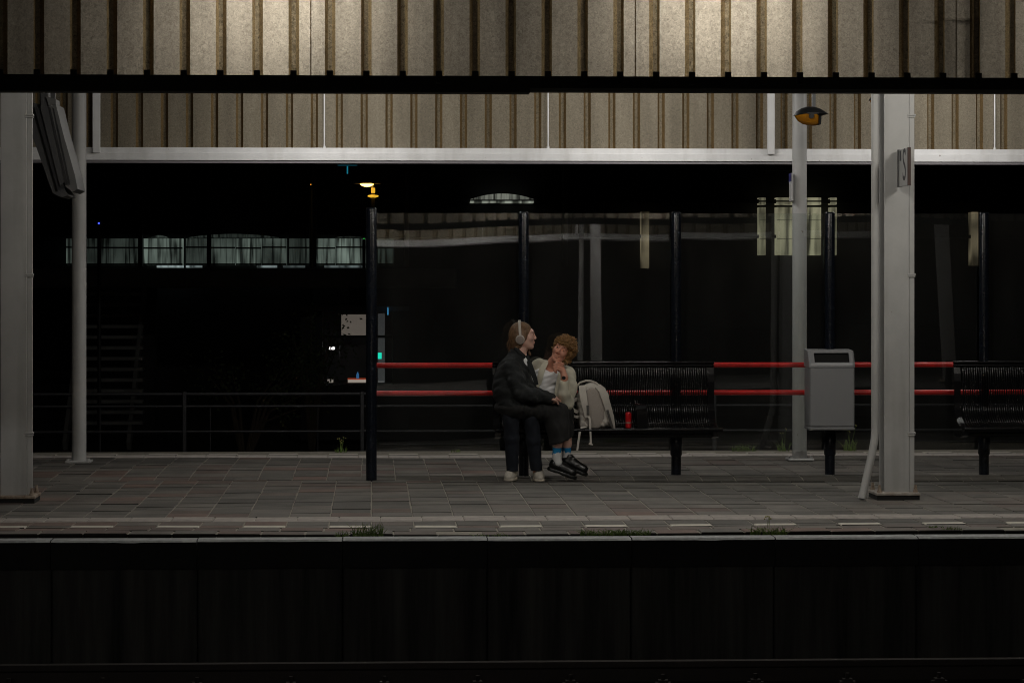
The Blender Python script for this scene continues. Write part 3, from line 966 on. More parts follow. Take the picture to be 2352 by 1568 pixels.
beacon(1862, 263, 20.3, 'black hooded amber beacon hanging in front of the slim round column')
beacon(2033, 228, 20.9, 'amber beacon mostly hidden behind the broad column with the sign', 0.95)

# ---- litter bin on its post --------------------------------------------
Yb_ = 21.08
def bin_():
    x0, x1 = XA(1860, Yb_), XA(1963, Yb_)
    z0, zs, z1 = WP(1910, 988, Yb_).z, WP(1910, 843, Yb_).z, WP(1910, 803, Yb_).z
    xc = (x0 + x1) / 2
    t = thing('litter_bin', 'grey steel litter bin with slot opening on a dark post', 'bin', (xc, YP, 0))
    d = .27
    mb = MB().bbox((x0, Yb_, z0 + .03), (x1, Yb_ + d, zs - .002), .010)
    mb.build('body', M['bin_grey'], t, 30)
    MB().bbox((x0 - .003, Yb_ - .003, z0), (x1 + .003, Yb_ + d + .003, z0 + .029), .010).build('base_rim', M['bin_grey'], t, 30)
    # lid: sloped front with a rectangular mouth
    ys0, ys1 = Yb_ - .012, Yb_ + .075
    def P(u, v):      # u across, v up the slope
        return Vector((x0 - .005 + (x1 - x0 + .01) * u, ys0 + (ys1 - ys0) * v, zs + .004 + (z1 - zs - .004) * v))
    us, vs_ = (0, .035, .125, .885, .965, 1), (0, .10, .25, .80, .93, 1)
    mb = MB()
    nrm = Vector((0, -(z1 - zs), (ys1 - ys0))).normalized()
    def Q(u, v):
        p = P(u, v)
        e = (0.012 if u in (0, 1) else 0) + (0.012 if v in (0, 1) else 0)
        return p - nrm * e
    G = [[Q(u, v) for u in us] for v in vs_]
    vv = [p for r in G for p in r]
    fs = []
    for j in range(5):
        for i in range(5):
            if i == 2 and j == 2: continue
            fs.append((j*6+i, j*6+i+1, j*6+7+i, j*6+6+i))
    o = len(vv)
    inner = [G[2][2], G[2][3], G[3][3], G[3][2]]
    vv += [p + Vector((0, .02, 0)) for p in inner]
    idx = [2*6+2, 2*6+3, 3*6+3, 3*6+2]
    for k in range(4): fs.append((idx[k], idx[(k+1) % 4], o + (k+1) % 4, o + k))
    # sides, top and back
    a, b, c, d_ = Vector((x0 - .005, Yb_ + d, zs + .004)), Vector((x1 + .005, Yb_ + d, zs + .004)), Vector((x1 + .0, Yb_ + d, z1)), Vector((x0 + .0, Yb_ + d, z1))
    o2 = len(vv); vv += [a, b, c, d_]
    fs += [(0, 6, 12, 18, 24, 30, o2 + 3, o2), (5, o2 + 1, o2 + 2, 35, 29, 23, 17, 11), (30, 31, 32, 33, 34, 35, o2 + 2, o2 + 3), (o2, o2 + 3, o2 + 2, o2 + 1)]
    mb.add(vv, fs)
    lid = mb.build('lid', M['bin_grey'], t, 35)
    q = [p + Vector((0, .03, 0)) for p in (P(.1, .2), P(.91, .2), P(.91, .85), P(.1, .85))]
    MB().add(q + [p + Vector((0, .14, 0)) for p in q], [(0,1,2,3), (4,5,6,7), (0,1,5,4), (1,2,6,5), (2,3,7,6), (3,0,4,7)]).build('opening', M['bin_black'], lid)
    MB().cyl((x0 + .09, Yb_ + .06, z1 - .004), (x0 + .09, Yb_ + .06, z1 + .008), .006, 6).build('lock', M['bin_grey'], lid)
    MB().box((xc - .03, Yb_ + d + .003, z0 + .1), (xc + .03, YP - .046, zs - .1)).build('mount', M['black_steel'], t)
bin_()

# ---- benches ------------------------------------------------------------
ROD = [(21.285, .955), (21.268, .90), (21.255, .835), (21.262, .74), (21.268, .64), (21.255, .575), (21.21, .51), (21.13, .462), (21.05, .44), (20.965, .428)]
def bench(pxa, pxb, label, n_end):
    xa, xb = XA(pxa, 21.28), XA(pxb, 21.28)
    t = thing('bench', label, 'bench', ((xa + xb) / 2, 21.2, 0), 'black steel rod benches on the screen posts')
    nr = 12
    rodm = MB().tube([(0, y, z) for y, z in ROD], .0052, 6, False).mesh('rod', M['black_steel'], 60)
    x = xa + .085
    while x < xb - .06:
        obj('rod', rodm, t, (x, 0, 0)); x += .0205
    MB().cyl((xa, 21.285, 1.001), (xb, 21.285, 1.001), .012, 10).build('top_rail', M['black_steel'], t, 40)
    MB().cyl((xa, 21.283, .974), (xb, 21.283, .974), .012, 10).build('top_rail', M['black_steel'], t, 40)
    MB().bbox((xa + .004, 21.292, .938), (xb - .004, 21.300, 1.0), .002).build('back_strip', M['black_steel'], t)
    for xx in (xa + .03, xb - .03):
        MB().ribbon([(xx, y - .004, z) for y, z in ROD], .058, .012).ribbon([(xx, 20.965, .424), (xx, 20.955, .37), (xx, 21.10, .345), (xx, 21.30, .36)], .05, .012).build('end_frame', M['black_steel'], t)
    MB().cyl((xa + .02, 20.96, .423), (xb + .03, 20.96, .423), .017, 12).build('front_rail', M['black_steel'], t, 40)
    MB().cyl((xa + .03, 21.02, .38), (xb, 21.02, .38), .016, 12).build('seat_rail', M['black_steel'], t, 40)
    MB().cyl((xa + .03, 21.20, .465), (xb, 21.20, .465), .012, 10).build('seat_rail', M['black_steel'], t, 40)
    MB().bbox((xa + .02, 21.04, .352), (xb - .01, 21.10, .402), .006).build('support_beam', M['black_steel'], t)
    for px in posts_px:
        xx = XA(px, YP)
        if xa < xx < xb:
            MB().bbox((xx - .04, 21.10, .345), (xx + .04, YP - .03, .40), .005).build('support_arm', M['black_steel'], t)
            MB().bbox((xx - .03, 21.29, .60), (xx + .03, YP - .04, .95), .004).build('back_bracket', M['black_steel'], t)
    return t
b1 = bench(1131, 1640, 'black rod bench where the couple sits beside the backpack', 1)
b2 = bench(2190, 2720, 'empty black rod bench cut off by the right edge of the frame', 0)
xa_ = XA(1472, 21.05)
MB().ribbon([(xa_ + .012, 20.985, .43), (xa_ + .006, 20.985, .52), (xa_, 20.99, .605), (xa_, 21.02, .632), (xa_, 21.10, .640), (xa_, 21.22, .640), (xa_, 21.265, .62)], .088, .010).build('armrest', M['black_steel'], b1, 30)

# ---- red bottle on the bench -------------------------------------------
p = WP(1443.5, 985, 20.99)
bt = thing('drink_can', 'slim red drinks can standing on the bench right of the backpack', 'can', p)
zb = .437
MB().lathe((p.x, 20.995, zb), [(.020, 0), (.0255, .006), (.0265, .012), (.0265, .125), (.025, .132), (.020, .138), (.019, .141), (.012, .141)], 24).build('body', mat('red_can', (.50, .008, .012), .3), bt, 40)
MB().lathe((p.x, 20.995, zb + .045), [(.0268, 0), (.0268, .010)], 24).build('band', mat('green_grey_band', (.25, .28, .22), .4), bt, 40)

# ---- weeds --------------------------------------------------------------
def weed(px, py, Y, n, spread, h, label, flowers=0, seed=0, lean=0.5, z0=None):
    rnd = random.Random(seed)
    base = WP(px, py, Y)
    z = z0 if z0 is not None else base.z
    t = thing('weed', label, 'plant', (base.x, Y, z), 'weeds growing in the platform joints')
    mb = MB()
    for i in range(n):
        x = base.x + rnd.uniform(-spread, spread); y = Y + rnd.uniform(-.02, .02)
        a = rnd.uniform(0, 6.28); l = h * rnd.uniform(.4, 1.0); k = rnd.uniform(.1, 1) * lean
        pts = []
        for s in (0, .35, .7, 1):
            pts.append(Vector((x + math.cos(a) * k * l * s * s, y + math.sin(a) * .3 * k * l * s * s, z + l * s * (1 - .25 * k * s))))
        mb.ribbon(pts, [.005, .005, .0035, .001], .0008, (math.sin(a) + .6, .3, 0))
    mb.build('blades', M['grass'], t)
    if flowers:
        st = MB(); fl = MB()
        for i in range(flowers):
            x = base.x + rnd.uniform(-.01, .01); a = rnd.uniform(-1, 1); l = h * rnd.uniform(1.3, 2.0)
            pts = [Vector((x + a * .25 * l * s, Y + rnd.uniform(-.004, .004), z + l * s)) for s in (0, .3, .6, 1)]
            st.tube(pts, [.0025, .002, .0016, .001], 5)
            for k in range(2):
                q = pts[-1] + Vector((rnd.uniform(-.02, .02), 0, rnd.uniform(-.03, .01)))
                fl.lathe(q, [(.001, 0), (.006, .004), (.007, .008), (.002, .012)], 6)
        st.build('stem', M['grass'], t)
        fl.build('flower_heads', mat('pale_flowers', (.35, .33, .12), .8), t)
weed(845, 1222, 16.30, 90, .10, .13, 'tall green grass tuft in the edge joint below the first post', 0, 1, .8, -.03)
weed(815, 1222, 16.32, 45, .12, .06, 'low dry weeds just left of the tall grass tuft', 0, 2, 1.4, -.02)
weed(1130, 1228, 16.28, 30, .12, .04, 'tiny weeds in the coping joint below the sneakers', 0, 3, 1.5, -.02)
weed(1385, 1222, 16.34, 110, .16, .055, 'low spreading grass at the edge, left half of the widest patch', 0, 4, 1.6, -.015)
weed(1440, 1222, 16.34, 130, .16, .055, 'low spreading grass at the edge, right half of the widest patch', 0, 5, 1.6, -.015)
weed(1765, 1222, 16.33, 110, .13, .075, 'bushy grass tuft on the edge in front of the slim right column', 3, 6, 1.3, -.02)
weed(2150, 1216, 16.55, 28, .05, .03, 'small green sprout on the paving right of the broad column', 0, 7, 1.5, 0)
weed(2188, 1222, 16.42, 30, .06, .035, 'small green sprout near the coping at the far right', 0, 8, 1.5, 0)
weed(783, 1040, 24.45, 24, .06, .08, 'flowering weed on the back edge left of the first post', 6, 9, 1.0, -.01)
weed(1038 + 8, 1040, 24.45, 14, .05, .05, 'tiny weed on the back edge seen under the first pane', 0, 10, 1.0, -.01)
weed(1708, 1040, 24.45, 50, .12, .09, 'leafy weed behind the screen left of the slim column', 0, 11, 1.2, -.01)
weed(1800, 1040, 24.45, 24, .06, .13, 'upright weed right at the slim round column foot', 2, 12, .6, -.01)
weed(1952, 1040, 24.45, 45, .07, .15, 'tall wispy weed behind the bin post', 3, 13, .7, -.01)

# ================================================================== behind the platform
def lit(name, col, s, freq=9): return glow_pane_mat(name, col, s, freq)
# railing on the lower path
Yr = 28.0
fence = thing('path_railing', 'thin grey steel railing in the dark behind the platform on the left', 'railing', (XA(430, Yr), Yr, ZR))
xl, xr = XA(-40, Yr), XA(2400, Yr)
for py, r in ((905, .02), (933, .016), (991, .016)):
    z = WP(430, py, Yr).z
    MB().cyl((xl, Yr, z), (xr, Yr, z), r, 8).build('rail', M['fence_steel'], fence, 40)
zt = WP(430, 899, Yr).z
for k in range(-1, 6):
    x = XA(424, Yr) + k * (XA(832, Yr) - XA(424, Yr))
    MB().bbox((x - .022, Yr - .03, ZR - .02), (x + .022, Yr + .03, zt), .004).build('post', M['fence_steel'], fence)
for px in (230, 483, 730):
    x = XA(px, Yr)
    MB().cyl((x, Yr, ZR - .02), (x, Yr, WP(px, 933, Yr).z), .006, 6).build('wire', M['fence_steel'], fence)

# footbridge beam with stairs under it
Yk = 40.0
bridge = thing('footbridge', 'long dark concrete footbridge deck crossing behind on the left', 'bridge', (XA(400, Yk), Yk, ZR))
za, zb2 = WP(400, 617, Yk).z, WP(400, 662, Yk).z
MB().bbox((XA(-200, Yk), Yk, zb2), (XA(1050, Yk), Yk + 2.2, za), .03).build('deck', M['conc_dark'], bridge)
for px in (320, 830):
    x = XA(px, Yk)
    MB().bbox((x - .2, Yk + .6, ZR - .1), (x + .2, Yk + 1.1, zb2 - .003), .02).build('pier', M['facade'], bridge)
stairs = thing('outdoor_stairs', 'dark open stair flight under the footbridge at far left', 'stairs', (XA(265, Yk), Yk - 1.5, ZR))
n = 13
for i in range(n):
    py = 672 + 24.5 * i
    Yst = Yk - .35 - i * .20
    z = WP(265, py, Yst).z
    if z < ZR + .05: break
    MB().bbox((XA(200, Yst), Yst - .13, z - .055), (XA(330, Yst), Yst + .13, z), .006).build('tread', M['conc_dark'], stairs)
st0, st1 = WP(326, 660, Yk - .3), WP(345, 960, Yk - .35 - n * .2)
MB().ribbon([st0 + Vector((.05, 0, 0)), Vector((st0.x + .05, st1.y, ZR + .05))], .22, .06, (0, .2, 1)).build('stringer', M['conc_dark'], stairs)
st2 = WP(196, 660, Yk - .3)
MB().ribbon([st2, Vector((st2.x, st1.y, ZR + .05))], .22, .06, (0, .2, 1)).build('stringer', M['conc_dark'], stairs)

# dark office building, its window strip glowing in place of reflected station lights
Yo = 46.0
office = thing('office_building', 'dark office block with a window strip glowing with painted station reflections', 'building', (XA(500, Yo), Yo, ZR))
def rect(px0, py0, px1, py1, Y, depth, name, m, parent):
    a, b = WP(px0, py1, Y), WP(px1, py0, Y)
    return MB().box((a.x, Y, a.z), (b.x, Y + depth, b.z)).build(name, m, parent)
a, b = WP(-400, 662, Yo), WP(2800, 0, Yo)
MB().box((a.x, Yo + .35, ZR - .1), (b.x, Yo + 10, 14)).build('wall', M['facade'], office)
GREEN = (.44, .56, .48)
for i, (p0, p1, s) in enumerate(((152, 165, .10), (200, 318, .035), (330, 419, .15), (427, 478, .055), (484, 540, .07), (543, 600, .13), (603, 658, .07), (664, 717, .035), (725, 770, .10), (773, 841, .14), (868, 905, .03))):
    m = lit(f'reflected_glow_{i}', GREEN, s, 5.0)  # streaked glow painted for the lit canopy mirrored in the panes
    w = rect(p0, 548, p1, 609, Yo, .30, 'window', m, office)
    rect(p0, 566 + (i % 3), p1, 569.5 + (i % 3), Yo - .04, .035, 'glazing_bar', M['facade'], w)
    rect(p0, 605, p1, 609, Yo - .04, .035, 'glazing_bar', M['facade'], w)
for p0, p1, s in ((360, 419, .28), (427, 463, .22), (590, 635, .16), (650, 700, .05), (745, 841, .10)):
    rect(p0, 609.6, p1, 614.5, Yo - .005, .3, 'lower_pane', lit('reflected_sill_%d' % p0, (.55, .68, .68), s, 2), office)  # pale strips of the same painted reflection
def arc_pane(p0, p1, ybase, hgt, m, parent, name='upper_pane', pw=2.0):
    vs = []
    n = 14
    for k in range(n + 1):
        u = k / n
        q = WP(p0 + (p1 - p0) * u, ybase - hgt * (1 - abs(2 * u - 1) ** pw), Yo)
        r = WP(p0 + (p1 - p0) * u, ybase, Yo)
        vs += [(q.x, Yo, q.z + .002), (r.x, Yo, r.z)]
    N = len(vs)
    vs += [(x, y + .28, z) for x, y, z in vs]
    fs = []
    for k in range(n):
        fs += [(2*k, 2*k+1, 2*k+3, 2*k+2), (N+2*k, N+2*k+2, N+2*k+3, N+2*k+1), (2*k, 2*k+2, N+2*k+2, N+2*k), (2*k+1, N+2*k+1, N+2*k+3, 2*k+3)]
    return MB().add(vs, fs).build(name, m, parent)
arc_pane(345, 385, 545.5, 5, lit('reflected_arc_a', GREEN, .06, 3), office)  # green upper arcs continue the painted reflection
arc_pane(432, 640, 545.5, 8, lit('reflected_arc_b', GREEN, .035, 6), office)
arc_pane(770, 835, 545.5, 3, lit('reflected_arc_c', GREEN, .02, 6), office)
arc_pane(1080, 1227, 458, 13, lit('lit_arc_d', (.72, .76, .64), .10, 7), office)
rect(1080, 461.8, 1226, 466, Yo, .3, 'window', lit('lit_strip_d', (.72, .78, .64), .20, 3), office)
YEL = (.42, .40, .26)
for i, (p0, p1, s) in enumerate(((1745, 1759, .20), (1785, 1886, .24), (1909, 1922, .17))):
    m = lit('lit_stair_%d' % i, YEL, s, 2.0)
    w = rect(p0, 476, p1, 586, Yo, .3, 'window', m, office)
    for py in (505, 548): rect(p0, py, p1, py + .9, Yo - .03, .028, 'glazing_bar', M['facade'], w)
    if p1 - p0 > 50:
        for pc in (1852,): rect(pc, 476, pc + 1.2, 586, Yo - .062, .03, 'glazing_bar', M['facade'], w)
    rect(p0, 464, p1, 470, Yo, .3, 'window', m, office)
    rect(p0, 454, p1, 460, Yo, .3, 'window', m, office)
for p0, p1, y0, y1 in ((1474, 1491, 486, 616), (2233, 2247, 487, 610)):
    rect(p0, y0, p1, y1, Yo, .3, 'window', lit('lit_slit_%d' % p0, (.66, .54, .34), .13, .6), office)
for px in (322, 480, 722, 935, 1300):
    rect(px - 5, 380, px + 5, 612, Yo - .02, .36, 'mullion', mat('mullion_%d' % px, (.05, .05, .055), .7), office)
for py in (383, 459, 540):
    rect(-200, py, 2600, py + 5, Yo + .10, .24, 'floor_band', M['facade'], office)

# street lamp, sodium yellow
Yq = 43.0
q = WP(843, 423, Yq)
sl = thing('street_lamp', 'glowing yellow street lamp above the left end of the screen', 'street lamp', (XA(857, Yq), Yq, ZR))
M['sodium'] = emit('sodium_glow', (1.0, .62, .12), 5.0)
M['sodium_dim'] = emit('sodium_reflector', (1.0, .55, .04), .55)
MB().lathe(q, [(.012, -.050), (.07, -.038), (.115, -.015), (.125, .0), (.02, .004)], 20).build('bulb_cover', M['sodium'], sl, 60)
MB().lathe(q + Vector((0, 0, .008)), [(.25, 0), (.20, .018), (.06, .03)], 20).build('shade', mat('lamp_shade', (.30, .20, .06), .5), sl, 60)
xq = XA(857, Yq)
MB().cyl((xq, Yq, ZR), (xq, Yq, q.z + .05), .03, 10).tube([(xq, Yq, q.z + .045), (q.x, Yq, q.z + .045)], .02, 8).build('pole', mat('lamp_pole', (.10, .085, .05), .6), sl, 40)
z2 = WP(855, 441, Yq).z
MB().bbox((xq - .035, Yq - .06, z2 - .02), (xq + .035, Yq - .032, z2 + .07), .004).build('lit_plate', M['sodium_dim'], sl)
z3 = WP(855, 450, Yq).z
MB().lathe((xq, Yq, z3 - .03), [(.05, 0), (.10, .02), (.09, .04), (.02, .05)], 16).build('lower_lamp', M['sodium_dim'], sl, 60)

# small signal lights
def led(px, py, Y, r, col, s, label, h=None):
    c = WP(px, py, Y)
    t = thing('signal_light', label, 'light', c)
    MB().bbox((c.x - r * 2.2, c.y, c.z - r * 2.6), (c.x + r * 2.2, c.y + .08, c.z + r * 2.6), .004).build('housing', M['hood'], t)
    MB().lathe((c.x, c.y - .002, c.z), [(r, 0), (r * .9, r * .6), (r * .3, r)], 10, axis=(0, -1, 0)).build('lens', emit('led_' + label[:6], col, s), t, 60)
    MB().cyl((c.x, c.y + .05, ZR), (c.x, c.y + .05, c.z - r * 2.5), .03, 8).build('mast', M['hood'], t)
led(227, 513, 36, .014, (.05, .08, 1.0), 1.6, 'blue pinpoint signal light left of the office windows')
led(836, 548, 42, .008, (.05, .9, .1), .8, 'green pinpoint light at the right end of the office windows')
led(714, 424, 44, .011, (1.0, .5, .05), .5, 'dim orange pinpoint light left of the street lamp')
c = WP(798, 388, 44)
t = thing('teal_lamp', 'faint teal strip lamp hanging under the rear beam', 'lamp', c)
MB().bbox((c.x - .012, 44, c.z - .09), (c.x + .012, 44.03, c.z + .05), .003).build('strip', emit('teal_strip', (.02, .30, .42), .35), t)
MB().bbox((c.x - .18, 44.005, c.z + .053), (c.x + .18, 44.04, c.z + .075), .003).build('bar', emit('teal_bar', (.01, .10, .14), .15), t)

# lit kiosk room; counters and door carry its light as their own glow
Yk2 = 38.0
kiosk = thing('kiosk', 'small lit kiosk room with blind, counter and green exit sign', 'kiosk', (XA(800, Yk2), Yk2 + 1, ZR))
def kr(px0, py0, px1, py1, dy, depth, name, m, parent=kiosk): return rect(px0, py0, px1, py1, Yk2 + dy, depth, name, m, parent)
M['kwall'] = mat('kiosk_wall', (.10, .10, .11), .8)
kr(690, 704, 940, 714, 0, 2.2, 'lintel', M['kwall'])
kr(690, 884, 940, 1010, 0, 2.2, 'parapet', M['facade'])
kr(690, 714, 740, 884, 0.02, 2.1, 'wall', M['facade'])
kr(902, 714, 940, 884, 0.02, 2.1, 'wall', M['facade'])
kr(740, 714, 902, 884, 2.0, .1, 'wall', M['kwall'])
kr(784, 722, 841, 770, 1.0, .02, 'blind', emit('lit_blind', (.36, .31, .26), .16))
kr(740, 770, 902, 776, .9, .08, 'transom', M['facade'])
kr(779, 776, 781.5, 884, .5, .05, 'mullion', M['kwall'])
kr(842, 714, 845, 884, .5, .05, 'mullion', M['kwall'])
kr(799, 871.5, 843, 884, 1.0, .25, 'counter', emit('lit_counter', (.62, .55, .46), .30))  # glows by itself, room light put into the counter's colour
kr(798, 869.5, 843, 871.3, .98, .29, 'counter_edge', emit('counter_red_glow', (.45, .06, .02), .30))
kr(752, 872, 765, 882, 1.0, .25, 'counter', emit('counter_glow_b', (.55, .5, .42), .22))
kr(868, 876, 883, 884, 1.0, .2, 'counter', emit('counter_glow_c', (.4, .4, .4), .15))
kr(868, 720, 884, 884, 1.2, .04, 'door_panel', emit('door_glow', (.30, .30, .31), .075))
kr(868, 810, 876.5, 824, .8, .06, 'exit_sign', emit('exit_green', (.01, .72, .50), .85))
q = WP(821.5, 869.4, Yk2 + 1.1)
bo = thing('water_bottle', 'small blue bottle on the lit kiosk counter', 'bottle', q)
MB().lathe(q, [(.020, 0), (.022, .01), (.022, .07), (.008, .095), (.008, .11)], 12).build('bottle_body', emit('bottle_blue_glow', (.05, .20, .45), .30), bo, 50)  # bottle glows too, the room light put into its colour
q = WP(762, 800, Yk2 + .4)
cl = thing('ceiling_light', 'bright white light glowing inside the kiosk', 'lamp', q)
MB().bbox((q.x - .045, q.y, q.z - .018), (q.x + .045, q.y + .12, q.z + .018), .006).build('diffuser', emit('kiosk_white', (1, .97, .95), 2.2), cl)
MB().bbox((q.x - .055, q.y + .02, q.z + .019), (q.x + .055, q.y + .14, q.z + .04), .006).build('casing', M['kwall'], cl)
q = WP(891, 713, Yk2 - .1)
MB().bbox((q.x - .010, q.y, q.z - .07), (q.x + .010, q.y + .04, q.z + .05), .003).build('blue_lamp', emit('kiosk_blue', (.08, .40, .75), .35), kiosk)

# shrub whose branches cross the kiosk window
def shrub(px, Y, zc, rx, rz, n, label, seed):
    rnd = random.Random(seed)
    x = XA(px, Y)
    t = thing('shrub', label, 'shrub', (x, Y, ZR))
    tr = MB(); lf = MB()
    for i in range(9):
        a = rnd.uniform(-1, 1); l = rnd.uniform(.6, 1.0)
        tip = Vector((x + a * rx, Y + rnd.uniform(-.4, .4), zc + rz * rnd.uniform(-.3, .9)))
        mid = Vector((x + a * rx * .35, Y, (ZR + tip.z) / 2 + .2))
        tr.tube([Vector((x, Y, ZR - .05)), mid, tip], [.035, .02, .006], 6)
        for k in range(n):
            s = rnd.uniform(.35, 1.05)
            p = mid.lerp(tip, s) + Vector((rnd.gauss(0, .16), rnd.gauss(0, .16), rnd.gauss(0, .14)))
            d = Vector((rnd.gauss(0, 1), rnd.gauss(0, 1), rnd.gauss(-.3, 1))).normalized() * rnd.uniform(.04, .075)
            e = d.cross(Vector((rnd.gauss(0, 1), rnd.gauss(0, 1), rnd.gauss(0, 1)))).normalized() * .018
            lf.add([p, p + d * .5 + e, p + d, p + d * .5 - e], [(0, 1, 2, 3)])
    tr.build('branches', M['twig'], t)
    me = bpy.data.meshes.new('foliage'); me.from_pydata(lf.v, [], lf.f); me.materials.append(M['leaf_dark']); me.update()
    obj('foliage', me, t)
shrub(716, 35.5, .75, .42, .85, 90, 'dark leafy shrub in front of the lit kiosk', 21)
shrub(560, 34.0, .1, 1.1, .55, 90, 'dark shrub in the gloom left of the kiosk', 22)

# ================================================================== the couple
def surface_nets(v, lo, h):
    nx, ny, nz = v.shape
    s = v < 0
    cs = [(a, b, c) for a in (0, 1) for b in (0, 1) for c in (0, 1)]
    cnt = np.zeros((nx-1, ny-1, nz-1), np.int8)
    for a, b, c in cs: cnt += s[a:nx-1+a, b:ny-1+b, c:nz-1+c]
    mixed = (cnt > 0) & (cnt < 8)
    cells = np.argwhere(mixed)
    idx = -np.ones(mixed.shape, np.int64)
    idx[mixed] = np.arange(len(cells))
    acc = np.zeros((len(cells), 3)); num = np.zeros(len(cells))
    for i, p in enumerate(cs):
        for q in cs[i+1:]:
            if sum(abs(x - y) for x, y in zip(p, q)) != 1: continue
            va = v[cells[:, 0]+p[0], cells[:, 1]+p[1], cells[:, 2]+p[2]]
            vb = v[cells[:, 0]+q[0], cells[:, 1]+q[1], cells[:, 2]+q[2]]
            cr = (va < 0) != (vb < 0)
            t = np.where(cr, va / np.where(cr, va - vb, 1), 0)
            pt = np.array(p) + t[:, None] * (np.array(q) - np.array(p))
            acc[cr] += pt[cr]; num[cr] += 1
    verts = (cells + acc / num[:, None]) * h + np.array(lo)
    faces = []
    for ax in range(3):
        o1, o2 = (ax + 1) % 3, (ax + 2) % 3
        n = [nx, ny, nz]
        sl0 = [slice(None)] * 3; sl1 = [slice(None)] * 3
        sl0[ax] = slice(0, n[ax]-1); sl1[ax] = slice(1, n[ax])
        d = s[tuple(sl0)] != s[tuple(sl1)]
        e = np.argwhere(d)
        e = e[(e[:, o1] > 0) & (e[:, o1] < n[o1]-1) & (e[:, o2] > 0) & (e[:, o2] < n[o2]-1)]
        if not len(e): continue
        def at(d1, d2):
            c = e.copy(); c[:, o1] += d1; c[:, o2] += d2
            return idx[c[:, 0], c[:, 1], c[:, 2]]
        q = np.stack([at(-1, -1), at(0, -1), at(0, 0), at(-1, 0)], 1)
        inside = s[e[:, 0], e[:, 1], e[:, 2]]
        q[~inside] = q[~inside][:, ::-1]
        faces.append(q)
    return verts, np.concatenate(faces)

